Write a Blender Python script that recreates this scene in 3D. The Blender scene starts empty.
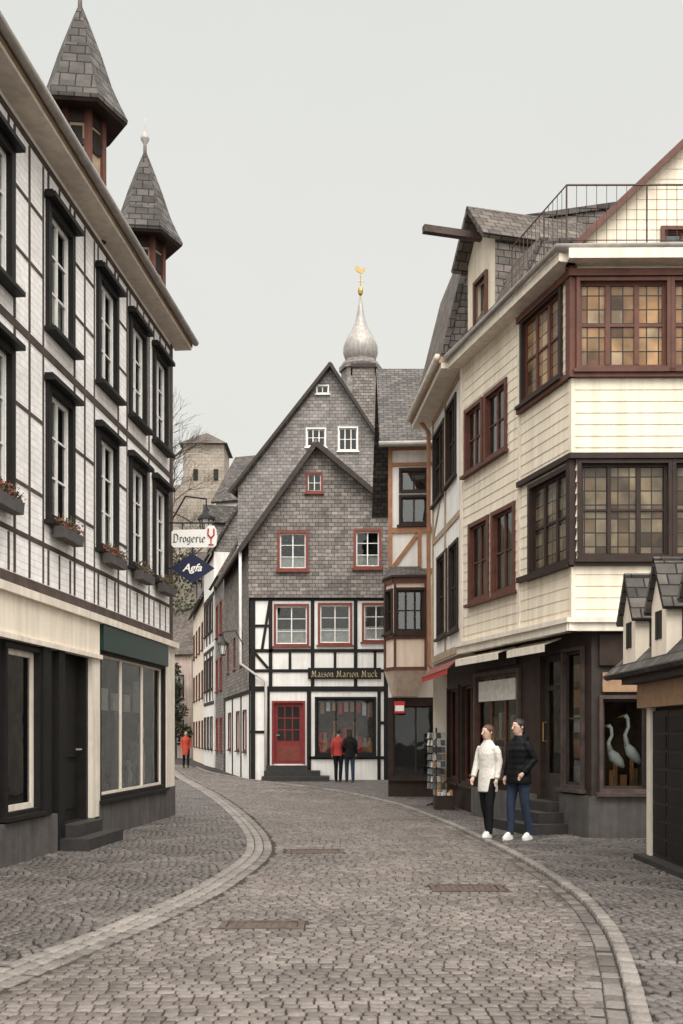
import bpy, math, random
from mathutils import Vector, Matrix
random.seed(7)
S=bpy.context.scene; COL=S.collection
CX,HZ,FP,EH=341.5,735.0,1000.0,1.5
V=Vector
# ---------------------------------------------------------------- materials
def nd(nt,t,ins=None,**props):
    n=nt.nodes.new(t)
    for k,v in props.items(): setattr(n,k,v)
    for k,v in (ins or {}).items():
        if isinstance(v,bpy.types.NodeSocket): nt.links.new(v,n.inputs[k])
        else: n.inputs[k].default_value=v
    return n
def c4(c): return (c[0],c[1],c[2],1)
def start(name):
    m=bpy.data.materials.new(name); m.use_nodes=True; nt=m.node_tree; nt.nodes.clear()
    out=nd(nt,'ShaderNodeOutputMaterial'); b=nd(nt,'ShaderNodeBsdfPrincipled')
    nt.links.new(b.outputs[0],out.inputs[0]); return m,nt,b,out
def ramp(nt,fac,stops):
    r=nd(nt,'ShaderNodeValToRGB',{'Fac':fac}); e=r.color_ramp.elements
    e[0].position=stops[0][0]; e[0].color=c4(stops[0][1]); e[1].position=stops[-1][0]; e[1].color=c4(stops[-1][1])
    for p,c in stops[1:-1]: q=e.new(p); q.color=c4(c)
    return r.outputs[0]
def g(v): return (v,v,v)
def mul(nt,a,b,f=1.0,bt='MULTIPLY'): return nd(nt,'ShaderNodeMixRGB',{'Fac':f,'Color1':a,'Color2':b},blend_type=bt).outputs[0]
def basic(name,col,rough=.8,var=.2,scale=2.0,bump=.25,bscale=40,streak=0.0,metal=0.0,spec=.4,bdist=.01):
    m,nt,b,o=start(name)
    ge=nd(nt,'ShaderNodeNewGeometry').outputs['Position']
    n1=nd(nt,'ShaderNodeTexNoise',{'Vector':ge,'Scale':scale,'Detail':6,'Roughness':.65}).outputs['Fac']
    c=mul(nt,c4(col),ramp(nt,n1,[(.3,g(1-var)),(.7,g(1+var*.35))]))
    if streak:
        mp=nd(nt,'ShaderNodeMapping',{'Vector':ge,'Scale':(9,9,.7)}).outputs[0]
        n2=nd(nt,'ShaderNodeTexNoise',{'Vector':mp,'Scale':1.0,'Detail':4}).outputs['Fac']
        c=mul(nt,c,ramp(nt,n2,[(.35,(1-streak,1-streak*1.1,1-streak*1.2)),(.6,g(1))]))
    nt.links.new(c,b.inputs['Base Color'])
    b.inputs['Roughness'].default_value=rough; b.inputs['Metallic'].default_value=metal; b.inputs['Specular IOR Level'].default_value=spec
    if bump:
        n3=nd(nt,'ShaderNodeTexNoise',{'Vector':ge,'Scale':bscale,'Detail':4}).outputs['Fac']
        bp=nd(nt,'ShaderNodeBump',{'Strength':bump,'Distance':bdist,'Height':n3})
        nt.links.new(bp.outputs[0],b.inputs['Normal'])
    return m
def tiles(name,c1,c2,mort,w,h,ms=.006,rough=.7,warp=.02,bump=.6,dirt=.35,bdist=.02,slope=1.0,fine=(.75,1.15)):
    m,nt,b,o=start(name)
    uv=nd(nt,'ShaderNodeUVMap').outputs[0]
    nz=nd(nt,'ShaderNodeTexNoise',{'Vector':uv,'Scale':3.0,'Detail':3}).outputs['Color']
    sc=nd(nt,'ShaderNodeVectorMath',{0:nz,3:warp},operation='SCALE')
    ad=nd(nt,'ShaderNodeVectorMath',{0:uv,1:sc.outputs[0]},operation='ADD').outputs[0]
    br=nd(nt,'ShaderNodeTexBrick',{'Vector':ad,'Color1':c4(c1),'Color2':c4(c2),'Mortar':c4(mort),'Scale':1.0,'Mortar Size':ms,'Mortar Smooth':.3,'Bias':0.0,'Brick Width':w,'Row Height':h})
    n1=nd(nt,'ShaderNodeTexNoise',{'Vector':uv,'Scale':.9,'Detail':7,'Roughness':.7}).outputs['Fac']
    c=mul(nt,br.outputs['Color'],ramp(nt,n1,[(.3,g(1-dirt)),(.65,g(1.1))]))
    n4=nd(nt,'ShaderNodeTexNoise',{'Vector':uv,'Scale':7.0,'Detail':4}).outputs['Fac']
    c=mul(nt,c,ramp(nt,n4,[(.3,g(fine[0])),(.7,g(fine[1]))]))
    nt.links.new(c,b.inputs['Base Color']); b.inputs['Roughness'].default_value=rough; b.inputs['Specular IOR Level'].default_value=.3
    sp=nd(nt,'ShaderNodeSeparateXYZ',{0:ad}).outputs[1]
    dv=nd(nt,'ShaderNodeMath',{0:sp,1:h},operation='DIVIDE').outputs[0]
    fr=nd(nt,'ShaderNodeMath',{0:dv},operation='FRACT').outputs[0]
    inv=nd(nt,'ShaderNodeMath',{0:fr,1:-slope},operation='MULTIPLY').outputs[0]
    hh=nd(nt,'ShaderNodeMath',{0:inv,1:br.outputs['Fac']},operation='SUBTRACT').outputs[0]
    bp=nd(nt,'ShaderNodeBump',{'Strength':bump,'Distance':bdist,'Height':hh})
    nt.links.new(bp.outputs[0],b.inputs['Normal'])
    return m
def glassm(name,tint=(.9,.95,.95),refl=.22,rough=.02):
    m=bpy.data.materials.new(name); m.use_nodes=True; nt=m.node_tree; nt.nodes.clear()
    out=nd(nt,'ShaderNodeOutputMaterial')
    tr=nd(nt,'ShaderNodeBsdfTransparent',{'Color':c4(tint)}).outputs[0]
    ge=nd(nt,'ShaderNodeNewGeometry').outputs['Position']
    nz=nd(nt,'ShaderNodeTexNoise',{'Vector':ge,'Scale':1.6}).outputs['Fac']
    bp=nd(nt,'ShaderNodeBump',{'Strength':.25,'Distance':.02,'Height':nz}).outputs[0]
    gl=nd(nt,'ShaderNodeBsdfGlossy',{'Color':(.85,.88,.88,1),'Roughness':rough,'Normal':bp}).outputs[0]
    fr=nd(nt,'ShaderNodeFresnel',{'IOR':1.45}).outputs[0]
    f=nd(nt,'ShaderNodeMath',{0:fr,1:refl},operation='ADD',use_clamp=True).outputs[0]
    mx=nd(nt,'ShaderNodeMixShader',{0:f,1:tr,2:gl}).outputs[0]
    nt.links.new(mx,out.inputs[0]); return m
def leaded(name,cols,w,h):
    m,nt,b,o=start(name)
    uv=nd(nt,'ShaderNodeUVMap').outputs[0]
    br=nd(nt,'ShaderNodeTexBrick',{'Vector':uv,'Color1':(0,0,0,1),'Color2':(1,1,1,1),'Mortar':(.5,.5,.5,1),'Scale':1.0,'Mortar Size':.009,'Mortar Smooth':.0,'Bias':0.0,'Brick Width':w,'Row Height':h})
    br.offset=0.0
    c=ramp(nt,br.outputs['Color'],[(i/(len(cols)-1),c) for i,c in enumerate(cols)])
    n=nd(nt,'ShaderNodeTexNoise',{'Vector':uv,'Scale':2.2,'Detail':3}).outputs['Fac']
    c=mul(nt,c,ramp(nt,n,[(.35,g(.4)),(.65,g(1.25))]))
    c=nd(nt,'ShaderNodeMixRGB',{'Fac':br.outputs['Fac'],'Color1':c,'Color2':(.015,.012,.01,1)}).outputs[0]
    nt.links.new(c,b.inputs['Base Color']); b.inputs['Roughness'].default_value=.25; b.inputs['Specular IOR Level'].default_value=.3
    bp=nd(nt,'ShaderNodeBump',{'Strength':.5,'Distance':.02,'Height':n}); nt.links.new(bp.outputs[0],b.inputs['Normal'])
    return m
def setts(name,stops,rough=.55):
    m,nt,b,o=start(name)
    at=nd(nt,'ShaderNodeAttribute',attribute_name='tint').outputs['Fac']
    ge=nd(nt,'ShaderNodeNewGeometry').outputs['Position']
    c=ramp(nt,at,stops)
    n1=nd(nt,'ShaderNodeTexNoise',{'Vector':ge,'Scale':.7,'Detail':6,'Roughness':.7}).outputs['Fac']
    c=mul(nt,c,ramp(nt,n1,[(.3,g(.62)),(.68,g(1.2))]))
    n2=nd(nt,'ShaderNodeTexNoise',{'Vector':ge,'Scale':45.0,'Detail':5}).outputs['Fac']
    c=mul(nt,c,ramp(nt,n2,[(.3,g(.76)),(.7,g(1.15))]))
    nt.links.new(c,b.inputs['Base Color'])
    r=nd(nt,'ShaderNodeMapRange',{'Value':n1,'From Min':.3,'From Max':.7,'To Min':rough-.15,'To Max':rough+.2}).outputs[0]
    nt.links.new(r,b.inputs['Roughness'])
    bp=nd(nt,'ShaderNodeBump',{'Strength':.5,'Distance':.004,'Height':n2}); nt.links.new(bp.outputs[0],b.inputs['Normal'])
    return m
def banded(name,col,period,rough=.6):
    m,nt,b,o=start(name)
    ge=nd(nt,'ShaderNodeNewGeometry').outputs['Position']
    nz=nd(nt,'ShaderNodeTexNoise',{'Vector':ge,'Scale':9.0,'Detail':3}).outputs['Fac']
    z=nd(nt,'ShaderNodeSeparateXYZ',{0:ge}).outputs[2]
    s=nd(nt,'ShaderNodeMath',{0:z,1:6.283/period},operation='MULTIPLY').outputs[0]
    s=nd(nt,'ShaderNodeMath',{0:s},operation='SINE').outputs[0]
    s=nd(nt,'ShaderNodeMath',{0:nz,1:4.0,2:s},operation='MULTIPLY_ADD').outputs[0]
    b.inputs['Base Color'].default_value=c4(col); b.inputs['Roughness'].default_value=rough; b.inputs['Specular IOR Level'].default_value=.12
    bp=nd(nt,'ShaderNodeBump',{'Strength':.35,'Distance':.005,'Height':s}); nt.links.new(bp.outputs[0],b.inputs['Normal'])
    return m
M={}
M['white']=tiles('whitewashed_brick',(.90,.87,.845),(.84,.81,.785),(.70,.66,.63),.27,.085,.006,.9,.06,.6,.10,.015,0.0,(.90,1.04))
M['white2']=basic('white_plaster_far',(.87,.84,.80),.9,.12,1.2,.4,20,.12)
M['cream']=basic('cream_plaster',(.85,.75,.62),.9,.10,1.3,.4,20,.12)
M['peach']=basic('peach_plaster',(.80,.65,.53),.9,.14,1.6,.4,20,.14)
M['pink']=basic('pink_plaster',(.62,.50,.44),.9,.2,1.2,.3,20,.2)
M['siding']=basic('cream_siding',(.84,.745,.60),.75,.13,1.0,.2,30,.16)
M['trimw']=basic('cream_trim',(.82,.74,.63),.6,.14,3,.1,30,.14)
M['timber']=basic('dark_timber',(.045,.033,.028),.75,.45,5,.5,30)
M['timberL']=basic('weathered_timber',(.085,.058,.049),.8,.55,4,.6,25)
M['black']=basic('black_timber',(.012,.011,.010),.6,.3,4,.3,30,spec=.25)
M['frameb']=basic('black_frame',(.014,.012,.011),.6,.4,6,.2,30,spec=.25)
M['brown']=basic('brown_timber',(.12,.042,.026),.6,.4,5,.3,30)
M['dbrown']=basic('dark_brown_paint',(.040,.024,.019),.6,.4,5,.3,30,spec=.25)
M['orange']=basic('tan_timber',(.40,.20,.11),.75,.3,5,.4,30)
M['tan']=basic('pale_tan_timber',(.42,.31,.21),.8,.3,5,.4,30)
M['redc']=basic('dark_red_casing',(.20,.046,.031),.6,.35,6,.2,30)
M['reddoor']=basic('red_door_paint',(.22,.024,.022),.5,.25,6,.2,30)
M['sash']=basic('white_sash',(.80,.77,.73),.5,.15,6,.1,30)
M['stone']=basic('grey_render_plinth',(.11,.10,.094),.85,.35,2.5,.5,25,.25)
M['stoned']=basic('dark_step_stone',(.036,.033,.031),.7,.4,5,.4,25)
M['castle']=tiles('castle_stone',(.42,.36,.30),(.34,.29,.24),(.26,.22,.18),.7,.35,.03,.9,.1,.4,.35,.02,0.0)
M['slate']=tiles('wall_slate',(.28,.245,.222),(.145,.127,.115),(.038,.033,.030),.21,.125,.008,.75,.03,.8)
M['slate2']=tiles('grey_wall_slate',(.29,.264,.246),(.185,.167,.156),(.065,.058,.054),.24,.14,.008,.75,.03,.6)
M['roof']=tiles('roof_slate',(.125,.109,.098),(.05,.044,.040),(.016,.014,.013),.22,.15,.01,.8,.03,.9)
M['roofb']=tiles('brown_roof_slate',(.17,.14,.119),(.085,.070,.059),(.027,.023,.020),.22,.16,.01,.8,.03,.9)
M['interior']=basic('dark_interior',(.020,.017,.015),.9,.5,1.2,0)
M['interiorw']=basic('warm_interior',(.15,.09,.055),.9,.8,2.6,0)
M['curtain']=basic('lace_curtain',(.66,.63,.59),.9,.25,8,.3,30)
M['glass']=glassm('window_glass',refl=.02); M['glassr']=glassm('shop_glass',(.96,.97,.97),refl=.0)
M['glassm']=glassm('reflective_glass',(.7,.72,.7),.08)
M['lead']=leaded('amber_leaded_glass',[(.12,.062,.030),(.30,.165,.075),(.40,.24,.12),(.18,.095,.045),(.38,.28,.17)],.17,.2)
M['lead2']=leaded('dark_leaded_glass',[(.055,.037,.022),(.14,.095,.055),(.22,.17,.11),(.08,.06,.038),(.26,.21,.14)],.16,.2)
M['gutter']=basic('weathered_zinc',(.40,.37,.34),.5,.3,4,.1,20,0,.15)
M['pipe']=basic('pale_pipe',(.65,.62,.58),.5,.2,4,.1,20)
M['rust']=basic('weathered_rail_metal',(.10,.060,.048),.75,.5,9,.4,60)
M['iron']=basic('black_iron',(.02,.02,.02),.45,.3,9,.2,60,0,.5)
M['drain']=basic('worn_drain_iron',(.11,.078,.062),.6,.5,12,.5,70,0,.2)
M['gold']=basic('gilded_metal',(.45,.30,.10),.4,.3,6,.1,30,0,.6)
M['lead_sheet']=basic('dome_sheet',(.38,.355,.33),.45,.25,3,.2,20,.3,.25)
M['signw']=basic('sign_white',(.86,.83,.78),.4,.06,4,0)
M['signb']=basic('sign_blue',(.010,.012,.042),.35,.15,4,0)
M['signg']=basic('sign_dark_green',(.012,.038,.031),.4,.3,4,0)
M['red']=basic('bright_red',(.48,.03,.025),.6,.15,6,.1,30)
M['ltext']=basic('letter_gold',(.68,.56,.34),.5,.1,6,0)
M['dtext']=basic('letter_dark',(.018,.012,.012),.5,.1,6,0)
M['wood']=basic('natural_wood',(.38,.235,.135),.65,.3,7,.3,40)
M['terra']=basic('planter_grey',(.09,.08,.075),.8,.3,6,.3,30)
M['leafd']=basic('dry_leaves',(.10,.07,.035),.8,.5,20,0)
M['leafg']=basic('evergreen_leaves',(.045,.055,.032),.8,.6,4,0)
M['leafr']=basic('red_flowers',(.30,.05,.04),.7,.4,20,0)
M['bark']=basic('bark',(.14,.12,.105),.9,.4,6,.5,30)
M['hill']=basic('hill_scrub',(.13,.115,.085),.95,.6,.25,.8,1.5,bdist=.5)
M['skin']=basic('skin',(.60,.39,.30),.55,.1,20,0)
M['hairb']=basic('brown_hair',(.10,.052,.033),.5,.4,60,.4,150)
M['haird']=basic('dark_hair',(.020,.013,.011),.5,.4,60,.4,150)
M['coatw']=basic('off_white_coat',(.74,.70,.63),.85,.18,9,.6,35,bdist=.02)
M['jackb']=banded('black_padded_jacket',(.007,.007,.008),.085)
M['coatr']=basic('red_jacket',(.36,.035,.03),.75,.2,8,.3,50)
M['coatrd']=basic('orange_red_coat',(.48,.06,.03),.75,.2,8,.3,50)
M['coatk']=basic('black_coat',(.012,.011,.012),.8,.3,8,.3,50,spec=.15)
M['pantk']=basic('black_trousers',(.010,.010,.012),.8,.3,8,.3,50,spec=.15)
M['jeans']=basic('blue_jeans',(.028,.040,.07),.85,.3,14,.4,90,spec=.2)
M['shoew']=basic('white_sneakers',(.70,.69,.66),.6,.1,9,0)
M['shoek']=basic('black_shoes',(.02,.02,.02),.5,.1,9,0)
M['eye']=basic('eye_dark',(.02,.015,.012),.2,.1,9,0); M['lip']=basic('lips',(.38,.13,.11),.5,.1,9,0)
M['cardA']=basic('card_pale',(.66,.63,.58),.5,.3,9,0); M['cardB']=basic('card_blue',(.14,.17,.20),.5,.3,9,0)
M['cardC']=basic('card_green',(.16,.18,.11),.5,.3,9,0); M['cardD']=basic('card_orange',(.50,.24,.10),.5,.3,9,0)
M['setR']=setts('road_sett_stone',[(0,(.098,.080,.069)),(.5,(.138,.115,.100)),(1,(.190,.162,.143))],.5)
M['setP']=setts('pavement_sett_stone',[(0,(.062,.053,.047)),(.5,(.108,.093,.084)),(1,(.165,.145,.132))],.55)
M['setG']=setts('kerb_sett_stone',[(0,(.075,.065,.057)),(.5,(.19,.166,.147)),(1,(.26,.231,.206))],.6)
M['joint']=basic('sandy_joint_earth',(.040,.033,.028),.95,.4,2,.5,60)
# ---------------------------------------------------------------- mesh builder
ORG={}
class Fac:
    def __init__(s,p,q):
        s.p=V((p[0],p[1])); s.q=V((q[0],q[1])); d=s.q-s.p; s.L=d.length; s.t=d/s.L; s.n=V((s.t.y,-s.t.x))
    def pt(s,u,z,d=0): return V((s.p.x+s.t.x*u+s.n.x*d, s.p.y+s.t.y*u+s.n.y*d, z))
    def u(s,x):
        k=(x-CX)/FP; return (k*s.p.y-s.p.x)/(s.t.x-k*s.t.y)
    def z(s,x,y): return EH+(HZ-y)/FP*(s.p.y+s.t.y*s.u(x))
    def r(s,x0,x1,y0,y1):
        xm=(x0+x1)/2; return (s.u(x0),s.u(x1),s.z(xm,y1),s.z(xm,y0))
class MB:
    def __init__(s): s.v=[];s.f=[];s.m=[];s.mats=[];s.t=None
    def mi(s,k):
        if k is None: k='white'
        if k not in s.mats: s.mats.append(k)
        return s.mats.index(k)
    def poly(s,pts,mat=None):
        b=len(s.v); s.v+= [tuple(p) for p in pts]; s.f.append(tuple(range(b,b+len(pts)))); s.m.append(s.mi(mat))
    def pris(s,A,B,mat=None):
        n=len(A); b=len(s.v); s.v+=[tuple(p) for p in A]+[tuple(p) for p in B]; k=s.mi(mat)
        s.f.append(tuple(range(b+n-1,b-1,-1))); s.f.append(tuple(range(b+n,b+2*n))); s.m+=[k,k]
        for i in range(n):
            j=(i+1)%n; s.f.append((b+i,b+j,b+n+j,b+n+i)); s.m.append(k)
    def fb(s,F,u0,u1,z0,z1,d0,d1,mat=None):
        s.pris([F.pt(u0,z0,d0),F.pt(u1,z0,d0),F.pt(u1,z0,d1),F.pt(u0,z0,d1)],[F.pt(u0,z1,d0),F.pt(u1,z1,d0),F.pt(u1,z1,d1),F.pt(u0,z1,d1)],mat)
    def fp(s,F,uz,d0,d1,mat=None):
        s.pris([F.pt(u,z,d0) for u,z in uz],[F.pt(u,z,d1) for u,z in uz],mat)
    def box(s,x0,x1,y0,y1,z0,z1,mat=None):
        s.pris([V((x0,y0,z0)),V((x1,y0,z0)),V((x1,y1,z0)),V((x0,y1,z0))],[V((x0,y0,z1)),V((x1,y0,z1)),V((x1,y1,z1)),V((x0,y1,z1))],mat)
    def slab(s,pts,th,mat=None):
        pts=[V(p) for p in pts]; n=(pts[1]-pts[0]).cross(pts[2]-pts[0]).normalized()
        if n.z<0: n=-n
        s.pris([p-n*th for p in pts],pts,mat)
    def beam(s,F,u0,z0,u1,z1,w,d0,d1,mat=None):
        a=V((u0,z0));b=V((u1,z1));t=(b-a).normalized();n=V((-t.y,t.x))*w/2
        s.fp(F,[tuple(a-n),tuple(b-n),tuple(b+n),tuple(a+n)],d0,d1,mat)
    def tube(s,pts,rs,seg=8,mat=None,ell=None):
        pts=[V(p) for p in pts]; n=len(pts)
        if not hasattr(rs,'__len__'): rs=[rs]*n
        b=len(s.v);k=s.mi(mat)
        for i,p in enumerate(pts):
            t=(pts[min(i+1,n-1)]-pts[max(i-1,0)]).normalized()
            ref=V((0,1,0)) if abs(t.y)<.9 else V((0,0,1))
            if ell is not None: ref=ell
            u=ref.cross(t).normalized(); w=t.cross(u)
            r=rs[i]; rx,ry=(r if hasattr(r,'__len__') else (r,r))
            for j in range(seg):
                a=2*math.pi*j/seg; s.v.append(tuple(p+u*math.cos(a)*rx+w*math.sin(a)*ry))
        for i in range(n-1):
            for j in range(seg):
                j2=(j+1)%seg; s.f.append((b+i*seg+j,b+i*seg+j2,b+(i+1)*seg+j2,b+(i+1)*seg+j)); s.m.append(k)
        s.f.append(tuple(range(b+seg-1,b-1,-1))); s.f.append(tuple(range(b+(n-1)*seg,b+n*seg))); s.m+=[k,k]
    def lathe(s,cx,cy,prof,seg=16,mat=None,rot=0):
        b=len(s.v);k=s.mi(mat)
        for r,z in prof:
            for j in range(seg):
                a=2*math.pi*j/seg+rot; s.v.append((cx+r*math.cos(a),cy+r*math.sin(a),z))
        for i in range(len(prof)-1):
            for j in range(seg):
                j2=(j+1)%seg; s.f.append((b+i*seg+j,b+i*seg+j2,b+(i+1)*seg+j2,b+(i+1)*seg+j)); s.m.append(k)
        s.f.append(tuple(range(b+seg-1,b-1,-1))); s.f.append(tuple(range(b+(len(prof)-1)*seg,b+len(prof)*seg))); s.m+=[k,k]
    def build(s,name,mat=None,parent=None,smooth=False,uv=True):
        if parent is not None: org=ORG[parent.name]
        else:
            xs=[p[0] for p in s.v];ys=[p[1] for p in s.v];org=V(((min(xs)+max(xs))/2,(min(ys)+max(ys))/2,min(p[2] for p in s.v)))
        me=bpy.data.meshes.new(name); me.from_pydata([(x-org.x,y-org.y,z-org.z) for x,y,z in s.v],[],s.f)
        for k in s.mats: me.materials.append(M[mat] if (mat and k=='white' and mat!='white') else M[k])
        me.polygons.foreach_set('material_index',s.m)
        if smooth: me.polygons.foreach_set('use_smooth',[True]*len(s.f))
        if s.t is not None:
            a=me.attributes.new('tint','FLOAT','FACE'); a.data.foreach_set('value',s.t)
        if uv:
            ul=me.uv_layers.new(name='UVMap'); co=[]
            for p in me.polygons:
                n=p.normal
                if abs(n.z)>.95: t=V((1,0,0));bb=V((0,1,0))
                else:
                    t=V((0,0,1)).cross(n).normalized(); bb=n.cross(t)
                for vi in p.vertices:
                    q=me.vertices[vi].co+org; co+=[q.dot(t),q.dot(bb)]
            ul.data.foreach_set('uv',co)
        me.update(); o=bpy.data.objects.new(name,me); COL.objects.link(o)
        if parent is not None: o.parent=parent
        else: o.location=org
        ORG[o.name]=org
        return o
def thing(name,label,cat,loc=(0,0,0),group=None):
    o=bpy.data.objects.new(name,None); COL.objects.link(o); o.location=loc; o.empty_display_size=.3
    ORG[o.name]=V(loc); o['label']=label; o['category']=cat
    if group: o['group']=group
    return o
def tag(o,label,cat,group=None):
    o['label']=label;o['category']=cat
    if group:o['group']=group
    return o
def struct(o): o['kind']='structure'; return o
def clip(poly,outline):
    n=len(outline)
    for i in range(n):
        a=outline[i];b=outline[(i+1)%n]
        ins=lambda p:(b[0]-a[0])*(p[1]-a[1])-(b[1]-a[1])*(p[0]-a[0])>=-1e-9
        out=[]
        for j in range(len(poly)):
            p=poly[j];q=poly[(j+1)%len(poly)]
            ip,iq=ins(p),ins(q)
            if ip: out.append(p)
            if ip!=iq:
                d1=(b[0]-a[0])*(p[1]-a[1])-(b[1]-a[1])*(p[0]-a[0]); d2=(b[0]-a[0])*(q[1]-a[1])-(b[1]-a[1])*(q[0]-a[0])
                t=d1/(d1-d2); out.append((p[0]+(q[0]-p[0])*t,p[1]+(q[1]-p[1])*t))
        poly=out
        if len(poly)<3: return []
    return poly
def wall(mb,F,outline,holes,mat,lap=0,d=0,rev=.16,revmat=None):
    us=[p[0] for p in outline];zs=[p[1] for p in outline]
    u0,u1,z0,z1=min(us),max(us),min(zs),max(zs)
    U={round(u0,4),round(u1,4)};Z={round(z0,4),round(z1,4)}
    for h in holes:
        for a in h[:2]:
            if u0<a<u1: U.add(round(a,4))
        for a in h[2:4]:
            if z0<a<z1: Z.add(round(a,4))
    if lap:
        k=math.ceil(z0/lap)
        while k*lap<z1: Z.add(round(k*lap,4)); k+=1
    U=sorted(U);Z=sorted(Z); L=.009
    for i in range(len(U)-1):
        for j in range(len(Z)-1):
            um,zm=(U[i]+U[i+1])/2,(Z[j]+Z[j+1])/2
            if Z[j+1]-Z[j]<1e-4 or U[i+1]-U[i]<1e-4: continue
            if any(h[0]<um<h[1] and h[2]<zm<h[3] for h in holes): continue
            c=clip([(U[i],Z[j]),(U[i+1],Z[j]),(U[i+1],Z[j+1]),(U[i],Z[j+1])],outline)
            if not c: continue
            if lap:
                rb=math.floor(zm/lap)*lap
                mb.poly([F.pt(a,b,d+L*(1-(b-rb)/lap)) for a,b in c],mat)
                if abs(Z[j]-rb)<1e-3:
                    bu=[a for a,b in c if abs(b-Z[j])<1e-3]
                    if len(bu)>=2: mb.poly([F.pt(min(bu),Z[j],d),F.pt(max(bu),Z[j],d),F.pt(max(bu),Z[j],d+L),F.pt(min(bu),Z[j],d+L)],mat)
            else: mb.poly([F.pt(a,b,d) for a,b in c],mat)
    for h in holes:
        a,b,c,e=h[:4]
        for (p,q) in (((a,c),(b,c)),((b,c),(b,e)),((b,e),(a,e)),((a,e),(a,c))):
            mb.poly([F.pt(p[0],p[1],d+.001),F.pt(q[0],q[1],d+.001),F.pt(q[0],q[1],d-rev),F.pt(p[0],p[1],d-rev)],revmat or mat)
def window(F,par,r,cols=2,rows=3,fm='frameb',sm='sash',cas=.08,proud=.04,rec=.09,gl='glass',sill=.05,ped=0,cur=None,mun=.022,sw=.045,d=0,holes=None,name='window'):
    u0,u1,z0,z1=r
    if holes is not None: holes.append(r)
    w=MB(); e=.002
    if cas:
        w.fb(F,u0-cas,u0+e,z0-cas,z1+cas,d-.02,d+proud,fm); w.fb(F,u1-e,u1+cas,z0-cas,z1+cas,d-.02,d+proud,fm)
        w.fb(F,u0+e,u1-e,z1-e,z1+cas,d-.02,d+proud-.003,fm); w.fb(F,u0+e,u1-e,z0-cas,z0+e,d-.02,d+proud-.003,fm)
    a,b=d-rec-.02,d-rec+.02
    w.fb(F,u0,u0+sw,z0,z1,a,b,sm); w.fb(F,u1-sw,u1,z0,z1,a,b,sm)
    w.fb(F,u0+sw,u1-sw,z0,z0+sw,a,b-.002,sm); w.fb(F,u0+sw,u1-sw,z1-sw,z1,a,b-.002,sm)
    for i in range(1,cols):
        u=u0+(u1-u0)*i/cols; w.fb(F,u-mun,u+mun,z0+sw,z1-sw,a,b+.004,sm)
    for j in range(1,rows):
        z=z0+(z1-z0)*j/rows; w.fb(F,u0+sw,u1-sw,z-mun*.6,z+mun*.6,a,b-.005,sm)
    W=w.build(name,None,par)
    p=MB(); p.poly([F.pt(u0,z0,d-rec-.005),F.pt(u1,z0,d-rec-.005),F.pt(u1,z1,d-rec-.005),F.pt(u0,z1,d-rec-.005)],gl); p.build('pane',None,W)
    if sill:
        s_=MB(); s_.fb(F,u0-cas-.05,u1+cas+.05,z0-cas-.05,z0-cas,d-.01,d+proud+sill,fm); s_.build('sill',None,W)
    if ped:
        s_=MB(); ee=.05
        s_.fb(F,u0-cas-ee,u1+cas+ee,z1+cas,z1+cas+.06,d-.01,d+ped,fm)
        s_.fb(F,u0-cas-ee*.5,u1+cas+ee*.5,z1+cas+.06,z1+cas+.10,d-.01,d+ped*.7,fm)
        s_.build('hood_mould',None,W)
    if cur:
        c=MB(); D=d-rec-.06
        spans=((u0,u0+(u1-u0)*.30,z1),(u1-(u1-u0)*.30,u1,z1)) if cur=='half' else ((u0,u1,z0+(z1-z0)*cur),)
        for (a_,b_,zt) in spans:
            n=8
            for i in range(n):
                x0=a_+(b_-a_)*i/n;x1=a_+(b_-a_)*(i+1)/n; q=.02*(i%2);q2=.02*((i+1)%2)
                c.poly([F.pt(x0,z0,D-q),F.pt(x1,z0,D-q2),F.pt(x1,zt,D-q2),F.pt(x0,zt,D-q)],'curtain')
        c.build('curtain',None,W)
    return W
def interior(F,par,u0,u1,z0,z1,d=-.55,mat='interior',caps=(1,1)):
    m=MB(); m.poly([F.pt(u0,z0,d),F.pt(u1,z0,d),F.pt(u1,z1,d),F.pt(u0,z1,d)],mat)
    for z in (z0,z1): m.poly([F.pt(u0,z,d),F.pt(u1,z,d),F.pt(u1,z,-.17),F.pt(u0,z,-.17)],mat)
    for u,k in ((u0,caps[0]),(u1,caps[1])):
        if k: m.poly([F.pt(u,z0,d),F.pt(u,z1,d),F.pt(u,z1,-.17),F.pt(u,z0,-.17)],mat)
    return m.build('interior',None,par)
def textm(s,par,origin,xdir,size,mat,ext=.006,shear=0,bold=0):
    cu=bpy.data.curves.new('t','FONT'); cu.body=s; cu.size=size; cu.extrude=ext; cu.align_x='CENTER'; cu.align_y='CENTER'; cu.shear=shear; cu.offset=bold
    ob=bpy.data.objects.new('t',cu); COL.objects.link(ob)
    me=bpy.data.meshes.new_from_object(ob.evaluated_get(bpy.context.evaluated_depsgraph_get()))
    bpy.data.objects.remove(ob); x=V(xdir).normalized(); z=V((0,0,1)); n=x.cross(z)
    m=MB()
    m.v=[tuple(V(origin)+x*v.co.x+z*v.co.y+n*v.co.z) for v in me.vertices]; m.f=[tuple(p.vertices) for p in me.polygons]; m.mi(mat); m.m=[0]*len(m.f)
    return m.build('lettering',None,par)
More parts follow.
